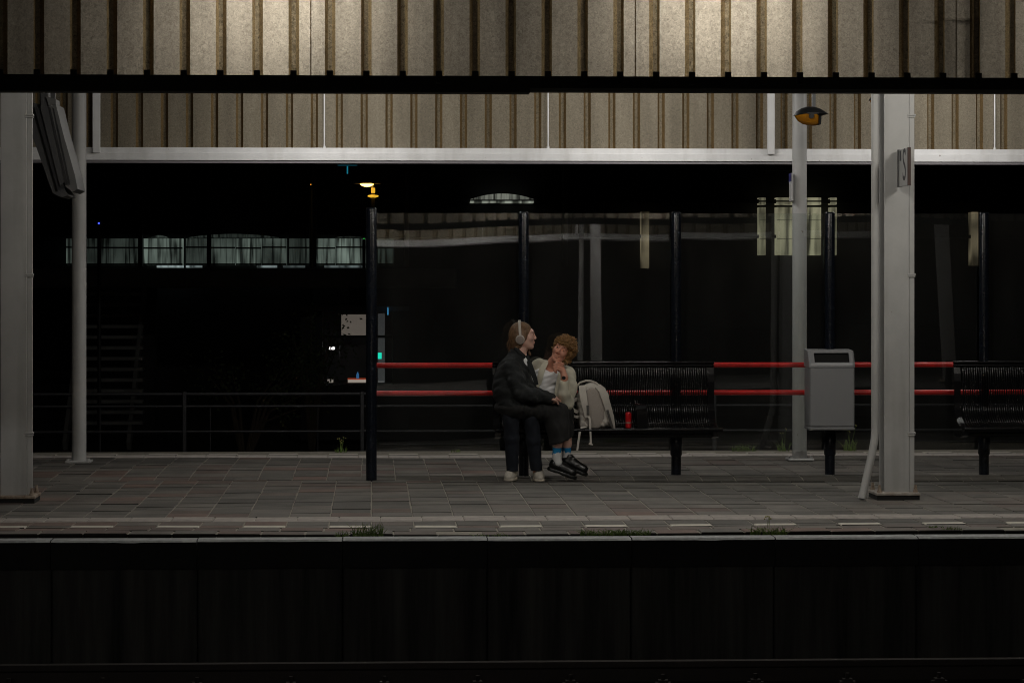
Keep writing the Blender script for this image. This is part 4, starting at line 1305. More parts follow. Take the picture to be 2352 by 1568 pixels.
class SDF:
    """smooth union of simple solids, meshed on a grid; each solid is only evaluated near itself"""
    def __init__(self):
        self.ops = []; self.lo = np.full(3, 1e9); self.hi = np.full(3, -1e9)
    def grow(self, p, r):
        p = np.array(p, float)
        self.lo = np.minimum(self.lo, p - r); self.hi = np.maximum(self.hi, p + r)
    def cap(self, a, b, r1, r2=None, k=.02):
        """tapered capsule"""
        a = np.array(a, float); b = np.array(b, float); r2 = r1 if r2 is None else r2
        self.grow(a, r1); self.grow(b, r2)
        def f(P):
            d = b - a
            t = np.clip(((P - a) @ d) / (d @ d + 1e-9), 0, 1)
            return np.linalg.norm(P - a - t[..., None] * d, axis=-1) - (r1 + (r2 - r1) * t)
        R_ = max(r1, r2)
        self.ops.append(('u', f, k, np.minimum(a, b) - R_, np.maximum(a, b) + R_)); return self
    def chain(self, pts, rs, k=.02):
        for i in range(len(pts) - 1): self.cap(pts[i], pts[i+1], rs[i], rs[i+1], k)
        return self
    def _ell(self, c, r, R=None):
        c = np.array(c, float); r = np.array(r, float)
        R = np.eye(3) if R is None else np.array(R, float)     # rows: local axes
        def f(P):
            q = (P - c) @ R.T
            k0 = np.linalg.norm(q / r, axis=-1); k1 = np.linalg.norm(q / (r * r), axis=-1)
            return k0 * (k0 - 1) / (k1 + 1e-9)
        return f
    def ell(self, c, r, R=None, k=.02):
        c = np.array(c, float)
        ext = np.array(r, float) if R is None else np.sqrt(((np.array(R).T * np.array(r)) ** 2).sum(1))
        self.grow(c, ext); self.ops.append(('u', self._ell(c, r, R), k, c - ext, c + ext)); return self
    def cut(self, c, r, R=None, k=.01):
        c = np.array(c, float); m_ = max(r)
        self.ops.append(('s', self._ell(c, r, R), k, c - m_, c + m_)); return self
    def rbox(self, c, hs, rad, R=None, k=.02):
        c = np.array(c, float); hs = np.array(hs, float)
        R = np.eye(3) if R is None else np.array(R, float)
        e = np.linalg.norm(hs) + rad
        self.grow(c, e)
        def f(P):
            q = np.abs((P - c) @ R.T) - hs
            return np.linalg.norm(np.maximum(q, 0), axis=-1) + np.minimum(q.max(-1), 0) - rad
        self.ops.append(('u', f, k, c - e, c + e)); return self
    def plane(self, p, n, k=.004):
        """keep the side the normal points away from"""
        p = np.array(p, float); n = np.array(n, float); n /= np.linalg.norm(n)
        self.ops.append(('i', lambda P: (P - p) @ n, k, None, None)); return self
    def disp(self, fn):
        self.ops.append(('d', fn, 0, None, None)); return self
    def build(self, name, m, parent, h=.006):
        lo = self.lo - 3 * h - .01; hi = self.hi + 3 * h + .01
        n = np.ceil((hi - lo) / h).astype(int) + 1
        ax = [lo[i] + h * np.arange(n[i]) for i in range(3)]
        v = np.full(tuple(n), .2)
        for op, f, k, bl, bh in self.ops:
            if bl is None: sl = tuple(slice(0, n[i]) for i in range(3))
            else:
                mg = k + 4 * h + .01
                i0 = np.clip(np.floor((bl - mg - lo) / h).astype(int), 0, n); i1 = np.clip(np.ceil((bh + mg - lo) / h).astype(int) + 1, 0, n)
                if (i1 <= i0).any(): continue
                sl = tuple(slice(i0[i], i1[i]) for i in range(3))
            d = v[sl]
            if op == 'd':
                w = np.argwhere(np.abs(d) < .04)
                P = lo + h * w
                v[w[:, 0], w[:, 1], w[:, 2]] += f(P)
                continue
            g = np.meshgrid(*[ax[i][sl[i]] for i in range(3)], indexing='ij')
            e = f(np.stack(g, -1))
            if op == 'u':
                t = np.clip(.5 + .5 * (d - e) / k, 0, 1); v[sl] = d * (1 - t) + e * t - k * t * (1 - t)
            else:
                if op == 's': e = -e
                t = np.clip(.5 - .5 * (d - e) / k, 0, 1); v[sl] = d * (1 - t) + e * t + k * t * (1 - t)
        vs, fs = surface_nets(v, lo, h)
        me = bpy.data.meshes.new(name)
        me.vertices.add(len(vs)); me.vertices.foreach_set('co', vs.ravel())
        me.loops.add(len(fs) * 4); me.loops.foreach_set('vertex_index', fs.ravel().astype(np.int32))
        me.polygons.add(len(fs)); me.polygons.foreach_set('loop_start', np.arange(0, len(fs) * 4, 4, dtype=np.int32))
        me.update(calc_edges=True); me.validate()
        me.shade_smooth()
        for mm in (m if isinstance(m, (list, tuple)) else [m]): me.materials.append(mm)
        return obj(name, me, parent)

def K(cx, cy, Y):
    """measured position of a point of the couple: millimetres right and down from (1.0, -, 1.45) at depth Y"""
    return np.array(WP(1105.5 + cx * .2668, 717.1 + cy * .2668, Y))

def frame(fwd, up):
    f = np.array(fwd, float); f /= np.linalg.norm(f)
    u = np.array(up, float); u -= f * (u @ f); u /= np.linalg.norm(u)
    return np.array([f, u, np.cross(f, u)])      # rows: forward, up, side

def folds(amp, q1, q2, ph=0.0):
    q1 = np.array(q1, float); q2 = np.array(q2, float)
    def f(P):
        a = P @ q1; b = P @ q2
        return amp * (np.sin(a + 1.8 * np.sin(b + ph)) * .6 + np.sin(1.9 * a + .7 * b + 1.3 + ph) * .4)
    return f

def head_sdf(S, c, R, s=1.0, nose=1.0, jaw=1.0):
    c = np.array(c)
    def p(f, u, w): return c + s * (f * R[0] + u * R[1] + w * R[2])
    S.ell(p(-.012, .032, 0), np.array((.093, .083, .073)) * s, R, .02)
    S.ell(p(.033, -.025, 0), np.array((.060, .085, .057)) * s, R, .03)
    S.cap(p(.050, -.085, 0), p(.070, -.098, 0), .026 * s * jaw, .021 * s * jaw, .03)
    for w in (-1, 1):
        S.cap(p(.0, -.045, .047 * w), p(.055, -.090, .020 * w), .020 * s * jaw, .018 * s * jaw, .03)
        S.ell(p(.062, -.018, .036 * w), np.array((.026, .026, .024)) * s, R, .02)
    S.ell(p(.078, .038, 0), np.array((.018, .016, .050)) * s, R, .02)
    for w in (-1, 1): S.cut(p(.104, .014, .031 * w), np.array((.020, .013, .018)) * s, R, .012)
    for w in (-1, 1): S.ell(p(.081, .013, .031 * w), np.array((.011, .010, .013)) * s, R, .004)
    S.cap(p(.090, .022, 0), p(.112 * nose, -.020, 0), .008 * s, .0115 * s, .012)
    for w in (-1, 1): S.ell(p(.101, -.026, .011 * w), np.array((.010, .008, .008)) * s, R, .008)
    S.ell(p(.091, -.054, 0), np.array((.013, .0065, .022)) * s, R, .008)
    S.ell(p(.089, -.066, 0), np.array((.013, .0075, .019)) * s, R, .006)
    S.cut(p(.106, -.060, 0), np.array((.010, .0022, .026)) * s, R, .004)
    for w in (-1, 1): S.ell(p(-.008, -.002, .074 * w), np.array((.018, .031, .010)) * s, R, .006)
    return p

M['skin_a'] = mat('fair_skin', (.60, .36, .29), .55, vary=.08, scale=25, sub=.15)
M['skin_b'] = mat('ruddy_skin', (.62, .29, .20), .55, vary=.10, scale=25, sub=.15)
M['lips'] = mat('lips', (.36, .12, .11), .5)
M['eye'] = mat('dark_eye', (.015, .012, .010), .2)
M['brow'] = mat('eyebrow', (.10, .06, .03), .9)
M['hair_a'] = mat('light_brown_hair', (.15, .083, .042), .5, vary=.4, scale=60, stretch=(1, 1, .25), bump=.4, bscale=120)
M['hair_b'] = mat('ginger_curls', (.27, .145, .052), .5, vary=.45, scale=45)
M['coat'] = mat('charcoal_wool_coat', (.011, .013, .014), .85, vary=.25, scale=30, bump=.25, bscale=220)
M['skirt'] = mat('dark_grey_skirt', (.015, .015, .015), .9, vary=.25, scale=30, bump=.25, bscale=260)
M['jeans'] = mat('navy_jeans', (.007, .010, .018), .85, vary=.25, scale=20, bump=.3, bscale=240)
M['tee'] = mat('white_tee', (.85, .85, .87), .85, vary=.05, scale=20, bump=.1, bscale=200)
M['jacket'] = mat('cream_jacket', (.58, .55, .45), .85, vary=.08, scale=25, bump=.25, bscale=240)
M['sneaker'] = mat('white_sneaker', (.50, .46, .40), .6, vary=.15, scale=40, bump=.15, bscale=120)
M['sole'] = mat('sneaker_sole', (.52, .47, .39), .6, vary=.12, scale=25)
M['lace'] = mat('white_lace', (.55, .52, .47), .8)
M['boot'] = mat('black_leather', (.006, .006, .006), .30, vary=.3, scale=40, bump=.1, bscale=90)
M['eyelet'] = mat('metal_eyelet', (.7, .7, .7), .25, metal=1.0)
M['phones'] = mat('beige_headphones', (.46, .42, .38), .45, vary=.05)
M['pad'] = mat('taupe_ear_pad', (.22, .18, .16), .6)

def sock_mat():
    """blue sock with a white cloud pattern rising from the foot"""
    m, t, b = new_mat('blue_cloud_sock')
    b.inputs['Roughness'].default_value = .9
    geo = t.nodes.new('ShaderNodeNewGeometry'); sp = t.nodes.new('ShaderNodeSeparateXYZ')
    t.links.new(geo.outputs['Position'], sp.inputs['Vector'])
    n = t.nodes.new('ShaderNodeTexNoise'); n.inputs['Scale'].default_value = 38
    t.links.new(geo.outputs['Position'], n.inputs['Vector'])
    ma = t.nodes.new('ShaderNodeMath'); ma.operation = 'MULTIPLY_ADD'; ma.inputs[1].default_value = .07
    t.links.new(n.outputs['Fac'], ma.inputs[0]); t.links.new(sp.outputs['Z'], ma.inputs[2])
    gt = t.nodes.new('ShaderNodeMath'); gt.operation = 'GREATER_THAN'; gt.inputs[1].default_value = SOCKZ
    t.links.new(ma.outputs[0], gt.inputs[0])
    mx = t.nodes.new('ShaderNodeMix'); mx.data_type = 'RGBA'
    mx.inputs['A'].default_value = (.52, .52, .52, 1); mx.inputs['B'].default_value = (.004, .17, .38, 1)
    t.links.new(gt.outputs[0], mx.inputs['Factor']); t.links.new(mx.outputs['Result'], b.inputs['Base Color'])
    return m
SOCKZ = K(640, 1208, 20.9)[2] + .035
M['sock'] = sock_mat()

# ------------------------------------------------------------ person in cream jacket
p1 = WP(1190, 985, 21.1)
man = thing('person', 'person with ginger curls in cream jacket, white tee and jeans, chin on hand', 'person', (p1.x, 21.1, 0), 'couple on the bench')
Rm = frame((-.30, -.94, .08), (.48, .0, .87))
hc = K(695, 330, 21.02)
S = SDF()
hp = head_sdf(S, hc, Rm, .98)
S.chain([K(672, 385, 21.05), K(628, 440, 21.10), K(600, 500, 21.15)], (.055, .056, .075), .03)
S.ell(K(600, 520, 21.13), (.12, .07, .06), None, .04)
# forearm, wrist and hand under the chin
YW = 20.85
S.chain([K(712, 625, YW), K(716, 560, YW - .005), K(704, 508, YW + .005)], (.034, .028, .027), .02)
S.ell(K(676, 474, YW + .02), (.044, .022, .036), frame((-.7, 0, .7), (0, -1, 0)), .02)
for i, (ax_, ay, bx, by, cx_, cy_, r) in enumerate(((704, 446, 664, 428, 630, 450, .0105), (694, 460, 652, 447, 627, 474, .0105), (688, 477, 649, 468, 628, 493, .010), (682, 494, 649, 489, 634, 508, .009))):
    S.chain([K(ax_, ay, YW + .005), K(bx, by, YW - .012), K(cx_, cy_, YW - .008), K(cx_ + 14, cy_ + 12, YW + .012)], (r * 1.1, r, r * .95, r * .85), .006)
S.chain([K(702, 482, YW + .02), K(672, 442, YW + .035), K(646, 428, YW + .04)], (.014, .012, .010), .01)
# trunk and limbs under the clothes
S.chain([K(600, 500, 21.15), K(590, 570, 21.15), K(480, 720, 21.16), K(385, 850, 21.14)], (.075, .09, .09, .09), .03)
S.chain([K(640, 510, 21.14), K(745, 540, 21.10), K(760, 650, 21.0), K(735, 785, 20.92), K(712, 700, 20.87), K(712, 625, YW)], (.05, .045, .040, .032, .030, .030), .01)
S.chain([K(560, 500, 21.15), K(490, 480, 21.15), K(420, 600, 21.17), K(310, 690, 21.17)], (.05, .045, .038, .032), .01)
for (hx, kx, ax_, az) in ((310, 258, 268, 1310), (430, 432, 470, 1320)):
    S.chain([K(hx, 870, 21.12), K(kx, 905, 20.84), K(kx + 6, 1080, 20.90), K(ax_, az, 20.985), K(ax_, 1380, 21.02)], (.065, .052, .046, .033, .026), .02)
body = S.build('body', M['skin_b'], man, .0045)
for w in (-1, 1):
    e = hp(.0905, .0125, .031 * w)
    E = SDF().ell(e, (.0042, .0048, .0062), Rm); E.build('eye', M['eye'], body, .002)
    B = SDF().chain([hp(.094, .036, .014 * w), hp(.090, .041, .032 * w), hp(.076, .036, .050 * w)], (.004, .0042, .003), .004); B.build('eyebrow', M['brow'], body, .0025)
SDF().chain([hp(.0935, -.060, -.018), hp(.0975, -.0605, 0), hp(.0935, -.060, .018)], (.0012, .0022, .0012), .003).build('mouth', M['lips'], body, .002)
# curls
def curl_hair(name, m, parent, hp, n, rmin, rmax, seed, test, thick=.0035, cap=True):
    rnd = random.Random(seed)
    mb = MB()
    for i in range(n):
        while True:
            a = np.array([rnd.gauss(0, 1) for _ in range(3)]); a /= np.linalg.norm(a)
            if test(a): break
        base = np.array((-.012, .034, 0)) + a * np.array((.093, .083, .074)) * rnd.uniform(.97, 1.30) * (1.0 if a[2] > 0 else 1.0 - .16 * a[2])
        c0 = hp(*base)
        u = np.array([rnd.gauss(0, 1) for _ in range(3)]); u /= np.linalg.norm(u)
        out = hp(*(base + a * .05)) - c0; out /= np.linalg.norm(out)
        ax1 = np.cross(u, out); ax1 /= np.linalg.norm(ax1)
        r = rnd.uniform(rmin, rmax); turns = rnd.uniform(.8, 1.7)
        pts = []
        k = 11
        for j in range(k):
            t = j / (k - 1) * turns * 2 * math.pi
            q = c0 + (out * math.cos(t) + ax1 * math.sin(t)) * r + np.cross(out, ax1) * (j / (k - 1) - .5) * r * 1.6
            q[2] -= .012 * j / (k - 1)
            pts.append(q)
        mb.tube(pts, [thick * (1 - .5 * j / k) for j in range(k)], 5, True)
    return mb.build(name, m, parent, 80)
H = SDF().ell(hp(-.024, .045, 0), (.094, .083, .080), Rm)
H.cap(hp(-.03, .02, -.03), hp(-.02, -.05, -.06), .075, .050, .03)
H.disp(folds(.012, (90, 120, 70), (100, -70, 80)))
H.cut(hp(.098, -.03, 0), (.05, .085, .064), Rm, .02)
hair = H.build('hair', M['hair_b'], man, .005)
def htest(a):       # a: forward, up, side ; keep the face clear
    if a[0] > .45 and a[1] < .42: return False
    if a[0] > .1 and a[1] < -.15 and a[2] > -.75: return False
    return a[1] > (-.95 if a[2] < .2 else -.6)
curl_hair('curls', M['hair_b'], hair, hp, 620, .009, .021, 5, htest, .0040)
curl_hair('fringe', M['hair_b'], hair, hp, 130, .009, .015, 6, lambda a: a[0] > .35 and .25 < a[1] < .7, .004)
# tee
S = SDF()
S.chain([K(420, 800, 21.16), K(520, 680, 21.14), K(590, 560, 21.14)], (.13, .135, .12), .06)
S.ell(K(585, 560, 21.12), (.165, .105, .10), frame((1, 0, -.12), (0, 0, 1)), .05)
S.cut(K(612, 462, 21.06), (.075, .10, .050), None, .01)
S.disp(folds(.0055, (-40, 10, 70), (20, 0, 22)))
S.build('t_shirt', M['tee'], man, .006)
# jacket: body, sleeves, open front
S = SDF()
S.ell(K(600, 590, 21.17), (.21, .125, .15), frame((1, 0, -.22), (.2, 0, 1)), .05)
S.chain([K(470, 780, 21.18), K(560, 650, 21.17)], (.15, .155), .06)
S.cap(K(505, 462, 21.15), K(700, 505, 21.14), .062, .062, .05)
S.cut(K(580, 600, 20.99), (.085, .15, .19), frame((1, 0, .55), (-.55, 0, 1)).tolist() if False else None, .012)
S.cut(K(628, 430, 21.02), (.085, .10, .075), None, .012)
# far arm goes behind the other person's back
S.chain([K(488, 470, 21.14), K(420, 600, 21.17), K(300, 700, 21.17)], (.066, .060, .055), .03)
# near arm: shoulder, elbow on the thigh, forearm up to the chin
S.chain([K(745, 530, 21.10), K(762, 650, 21.0), K(735, 790, 20.92)], (.068, .062, .056), .03)
S.chain([K(735, 790, 20.92), K(712, 700, 20.87), K(712, 612, YW)], (.056, .050, .042), .02)
S.disp(folds(.0045, (38, 22, 30), (-24, 16, 20), .6))
S.build('jacket', M['jacket'], man, .006)
# lapel edges of the open front
for pts in (([K(560, 418, 21.09), K(520, 500, 21.03), K(497, 600, 21.00), K(478, 640, 20.99)]), ([K(700, 480, 21.03), K(672, 600, 20.97), K(650, 720, 20.95)])):
    MB().ribbon([Vector(p) for p in pts], [.05, .055, .05, .04][:len(pts)], .006, (1, -.4, 0)).build('lapel', M['jacket'], man, 60)
# jeans
S = SDF()
S.ell(K(380, 850, 21.14), (.19, .14, .10), None, .04)
kL, kR = K(258, 905, 20.84), K(432, 910, 20.84)
S.chain([K(300, 880, 21.10), kL], (.088, .070), .03)
S.chain([K(440, 880, 21.10), kR], (.088, .070), .03)
S.chain([kL, K(262, 1080, 20.90), K(268, 1372, 21.00)], (.070, .064, .052), .02)
S.chain([kR, K(448, 1090, 20.90), K(476, 1372, 21.00)], (.070, .064, .052), .02)
S.plane(K(300, 1368, 20.95), (0, 0, -1))
S.disp(folds(.0035, (30, 20, 42), (26, 14, -20)))
S.build('jeans', M['jeans'], man, .006)
def sneaker(toe, heel, name_parent, w=.046):
    toe = np.array(toe); heel = np.array(heel)
    d = toe - heel; L = np.linalg.norm(d); d /= L
    R = frame(d, (0, 0, 1))
    def p(f, u, s_): return heel + d * f + np.array((0, 0, u)) + R[2] * s_
    S = SDF()
    S.chain([p(.05, .055, 0), p(L * .5, .052, 0), p(L - .06, .042, 0), p(L - .03, .038, 0)], (.040, .045, .042, .034), .02)
    S.cap(p(.055, .06, 0), p(.060, .120, 0), .043, .043, .02)
    S.cap(p(.085, .118, 0), p(L * .64, .062, 0), .032, .031, .02)
    S.plane(p(0, .014, 0), (0, 0, -1))
    up = S.build('sneaker', M['sneaker'], name_parent, .0045)
    So = SDF()
    So.rbox(p(L * .5, .014, 0), (L * .5 - .045, .002, .012), .0, R)
    So = SDF()
    So.chain([p(.045, .014, 0), p(L * .5, .014, 0), p(L - .045, .014, 0)], (.042, .047, .047), .02)
    So.plane(p(0, .026, 0), (0, 0, 1), .003); So.plane(p(0, .002, 0), (0, 0, -1), .003)
    So.build('sole', M['sole'], up, .0045)
    mb = MB()
    for i in range(4):
        f = .105 + i * .024; z = .134 - i * .014
        mb.tube([p(f, z - .022, -.032), p(f + .006, z + .0, 0), p(f, z - .022, .032)], .0035, 5)
    mb.tube([p(.100, .142, 0), p(.105, .132, .03), p(.115, .085, .045)], .003, 5)
    mb.tube([p(.100, .142, 0), p(.105, .132, -.03), p(.118, .082, -.048)], .003, 5)
    mb.build('laces', M['lace'], up, 60)
zf = .0
def G(cx, Y): 
    q = K(cx, 1400, Y); q[2] = hf(q[0], Y); return q
sneaker(G(228, 20.90), G(282, 21.13), man)
sneaker(G(508, 20.90), G(478, 21.13), man)
# wristwatch
wc, wd = K(716, 563, YW), K(702, 500, YW) - K(716, 563, YW)
ww = thing('wristwatch', 'black wristwatch worn on the raised forearm', 'watch', wc)
wd = Vector(wd).normalized()
MB().lathe(Vector(wc) - wd * .010, [(.030, 0), (.0325, .002), (.0325, .018), (.030, .020)], 20, axis=wd).build('strap', mat('black_strap', (.01, .01, .01), .5), ww, 40)
MB().lathe(Vector(wc) + Vector((-.008, -.030, 0)), [(.016, 0), (.017, .004), (.015, .008)], 16, axis=(-.2, -1, .1)).build('dial', mat('watch_dial', (.02, .02, .02), .2), ww, 40)

# ------------------------------------------------------------ person with headphones
YQ = 20.90
wom = thing('person', 'person in charcoal coat and long dark skirt wearing headphones, sitting sideways on the lap', 'person', (K(330, 900, YQ)[0], YQ, 0), 'couple on the bench')
Rw = frame((.985, -.10, .03), (-.02, 0, 1))
hc = K(362, 205, YQ)
S = SDF()
wp_ = head_sdf(S, hc, Rw, .97, .955, .9)
S.chain([K(352, 265, YQ), K(338, 330, YQ), K(320, 400, YQ)], (.050, .047, .065), .03)
# hands resting on the lap
for (yo, dx, dy) in ((-.15, 0, 0), (-.06, 22, -8)):
    a = K(560 + dx, 735 + dy, YQ + yo); b = K(605 + dx, 752 + dy, YQ + yo + .01)
    S.cap(a, b, .026, .022, .01)
    S.ell(K(612 + dx, 757 + dy, YQ + yo + .01), (.036, .030, .018), frame((.9, .1, -.4), (0, 0, 1)), .015)
    for i in range(4):
        r = .0085
        y = YQ + yo - .02 + .017 * i
        S.chain([K(630 + dx, 757 + dy, y), K(655 + dx - 3 * abs(i - 1.5), 768 + dy, y + .002), K(668 + dx - 4 * abs(i - 1.5), 790 + dy, y + .004)], (r * 1.1, r, r * .8), .005)
    S.chain([K(600 + dx, 752 + dy, YQ + yo - .028), K(622 + dx, 750 + dy, YQ + yo - .042), K(645 + dx, 762 + dy, YQ + yo - .040)], (.012, .010, .008), .008)
# bare shins above the socks
SHIN = [((672, 960), (655, 1130), (648, 1245), 20.86), ((742, 960), (735, 1130), (733, 1240), 20.97)]
for a, b, c, y in SHIN:
    S.chain([K(*a, y), K(*b, y + .01), K(*c, y + .02)], (.050, .040, .033), .02)
S.chain([K(320, 400, YQ), K(290, 520, YQ), K(295, 680, YQ), K(300, 800, YQ)], (.07, .09, .10, .10), .03)
S.chain([K(300, 800, YQ - .06), K(520, 825, YQ - .06), K(660, 865, YQ - .05), K(672, 960, 20.86)], (.08, .068, .056, .05), .02)
S.chain([K(320, 800, YQ + .07), K(560, 820, YQ + .07), K(712, 865, YQ + .07), K(742, 960, 20.97)], (.08, .068, .054, .05), .02)
S.chain([K(290, 470, YQ), K(265, 480, YQ - .14), K(345, 690, YQ - .21), K(560, 735, YQ - .15)], (.06, .045, .036, .028), .01)
S.chain([K(290, 470, YQ), K(280, 480, YQ + .14), K(420, 685, YQ + .10), K(582, 727, YQ - .06)], (.06, .045, .036, .028), .01)
wbody = S.build('body', M['skin_a'], wom, .0045)
for w in (-1, 1):
    SDF().ell(wp_(.0905, .0125, .031 * w), (.0042, .0048, .0062), Rw).build('eye', M['eye'], wbody, .002)
    SDF().chain([wp_(.094, .036, .014 * w), wp_(.090, .040, .032 * w), wp_(.076, .036, .049 * w)], (.003, .0032, .0022), .004).build('eyebrow', M['brow'], wbody, .0025)
SDF().chain([wp_(.0935, -.060, -.017), wp_(.099, -.0605, 0), wp_(.0935, -.060, .017)], (.0015, .0028, .0015), .003).build('mouth', M['lips'], wbody, .002)
# hair: combed back from a side parting, gathered at the nape
H = SDF().ell(wp_(-.022, .036, 0), (.099, .092, .083), Rw)
H.cap(wp_(-.070, -.015, 0), wp_(-.085, -.085, 0), .058, .040, .04)
H.cap(wp_(-.02, -.02, -.05), wp_(-.045, -.085, -.045), .045, .030, .03)
H.cap(wp_(-.02, -.02, .05), wp_(-.045, -.085, .045), .045, .030, .03)
H.cut(wp_(.122, -.062, 0), (.080, .118, .10), Rw, .015)
H.disp(folds(.0015, (160, 300, 40), (60, 120, 40)))
whair = H.build('hair', M['hair_a'], wom, .0045)
rnd = random.Random(3)
mb = MB()
for i in range(420):
    w = rnd.uniform(-1, 1); th0 = rnd.uniform(.15, 1.0)
    pts = []
    for j in range(9):
        t = j / 8
        ang = 1.02 - t * 3.0                   # from the hairline over the crown to the nape
        rf, ru = .102 + rnd.gauss(0, .0006), .095
        sd = .084 * math.sin(w * 1.45) * (1 - .25 * t)
        cl = math.cos(w * 1.45) ** .55
        f = -.022 + rf * math.sin(ang) * cl; u = .034 + ru * math.cos(ang) * (cl if math.cos(ang) > 0 else 1)
        if f > .03 and u < .03: f = .03
        pts.append(wp_(f, max(u, -.105), sd))
    mb.tube(pts, [.0012, .0016, .0018, .0018, .0018, .0018, .0016, .0014, .0008], 4, False)
for i in range(40):
    s0 = rnd.uniform(-1, 1)
    a = wp_(-.06 + rnd.uniform(-.04, .02), -.02 + rnd.uniform(-.05, .03), .06 * s0)
    mb.tube([a, a + np.array((-.012, rnd.uniform(-.01, .01), -.04)), a + np.array((-.010 + rnd.uniform(-.02, .03), rnd.uniform(-.01, .01), -.10))], [.0015, .0015, .0006], 4, False)
for i in range(90):
    s0 = rnd.uniform(-1, 1); g = rnd.uniform(.0, 1)
    a = wp_(-.03 - .085 * math.sin(g * 2.2), .125 - .19 * g, .075 * s0 * math.sin(.5 + g * 2))
    k = np.array((rnd.uniform(-.03, -.004), rnd.uniform(-.012, .012), 0))
    mb.tube([a, a + k * .5 + np.array((0, 0, -.025)), a + k + np.array((rnd.uniform(-.01, .02), 0, -.06 - .03 * g)), a + k * .6 + np.array((rnd.uniform(-.01, .03), 0, -.10 - .03 * g))], [.0014, .0016, .0014, .0005], 4, False)
mb.build('strands', M['hair_a'], whair, 80)
for (pts, nm) in (([(318, 280), (305, 305), (308, 335), (330, 365), (352, 390)], -.055), ([(400, 300), (405, 325), (412, 350), (420, 362)], .02)):
    P = [K(x, y, YQ + nm) for x, y in pts]
    S = SDF()
    for i in range(len(P) - 1):
        for k in range(3):
            S.ell(P[i] + (P[i+1] - P[i]) * k / 3, (.011, .011, .013), None, .004)
    S.ell(P[-1], (.009, .009, .014), None, .004)
    S.build('braid', M['hair_a'], whair, .004)
# coat
S = SDF()
S.ell(K(285, 545, YQ), (.140, .180, .150), None, .05)
S.ell(K(232, 480, YQ), (.150, .165, .082), frame((.56, 0, .83), (0, 1, 0))[[0, 1, 2]], .05)
S.ell(K(300, 690, YQ), (.185, .20, .15), None, .06)
S.ell(K(248, 650, YQ), (.148, .19, .15), None, .05)
S.ell(K(300, 800, YQ), (.165, .205, .072), None, .05)
S.cap(K(300, 345, YQ), K(318, 380, YQ), .058, .070, .04)
S.cut(K(358, 312, YQ), (.046, .040, .080), frame((1, 0, .4), (-.4, 0, 1))[[0, 2, 1]], .012)
S.chain([K(262, 472, YQ - .14), K(305, 580, YQ - .20), K(345, 690, YQ - .22)], (.076, .069, .064), .03)
S.chain([K(345, 690, YQ - .22), K(460, 715, YQ - .20), K(592, 742, YQ - .150)], (.066, .055, .044), .03)
S.chain([K(285, 470, YQ + .13), K(360, 600, YQ + .16), K(420, 680, YQ + .10), K(598, 732, YQ - .05)], (.07, .06, .055, .042), .03)
S.disp(folds(.0055, (34, 22, 28), (-20, 16, 34), .3))
S.disp(folds(.0018, (90, 40, -50), (40, 40, 70), 1.3))
S.build('coat', M['coat'], wom, .006)
MB().ribbon([Vector(K(392, 372, YQ - .045)), Vector(K(425, 470, YQ - .085)), Vector(K(462, 570, YQ - .09)), Vector(K(478, 625, YQ - .085))], [.03, .045, .04, .03], .006, (1, -.3, 0)).build('lapel', M['coat'], wom, 60)
SDF().chain([K(366, 385, YQ - .02), K(378, 420, YQ - .04), K(384, 455, YQ - .05)], (.026, .024, .016), .02).build('shirt', M['tee'], wom, .005)
MB().tube([Vector(K(290, 305, YQ - .05)), Vector(K(330, 350, YQ - .062)), Vector(K(375, 380, YQ - .05))], [.018, .022, .012], 8).build('collar', M['coat'], wom, 60)
# skirt
S = SDF()
S.ell(K(300, 815, YQ), (.19, .205, .075), None, .04)
S.chain([K(300, 810, YQ - .07), K(520, 825, YQ - .07), K(668, 858, YQ - .05)], (.105, .092, .078), .05)
S.chain([K(320, 805, YQ + .08), K(560, 815, YQ + .08), K(716, 850, YQ + .07)], (.10, .09, .075), .05)
S.chain([K(655, 862, YQ - .05), K(672, 980, YQ - .05), K(678, 1150, YQ - .04)], (.080, .082, .084), .05)
S.chain([K(585, 880, YQ - .05), K(640, 1000, YQ - .04), K(655, 1130, YQ - .03)], (.07, .06, .05), .05)
S.chain([K(705, 860, YQ + .07), K(728, 980, YQ + .07), K(738, 1150, YQ + .07)], (.070, .064, .060), .05)
S.plane(K(680, 1112, YQ), (.34, 0, -1))
S.disp(folds(.006, (50, 40, 12), (14, 10, 20), .2))
S.build('skirt', M['skirt'], wom, .006)
# socks
for a, b, c, y in SHIN:
    S = SDF()
    bb, cc = K(*b, y + .01), K(*c, y + .02)
    top = bb + (cc - bb) * .18
    S.chain([top, cc, cc + np.array((.012, -.01, -.05))], (.0400, .0365, .040), .02)
    S.plane(top, (0, 0, 1), .004)
    S.build('sock', M['sock'], wom, .0045)
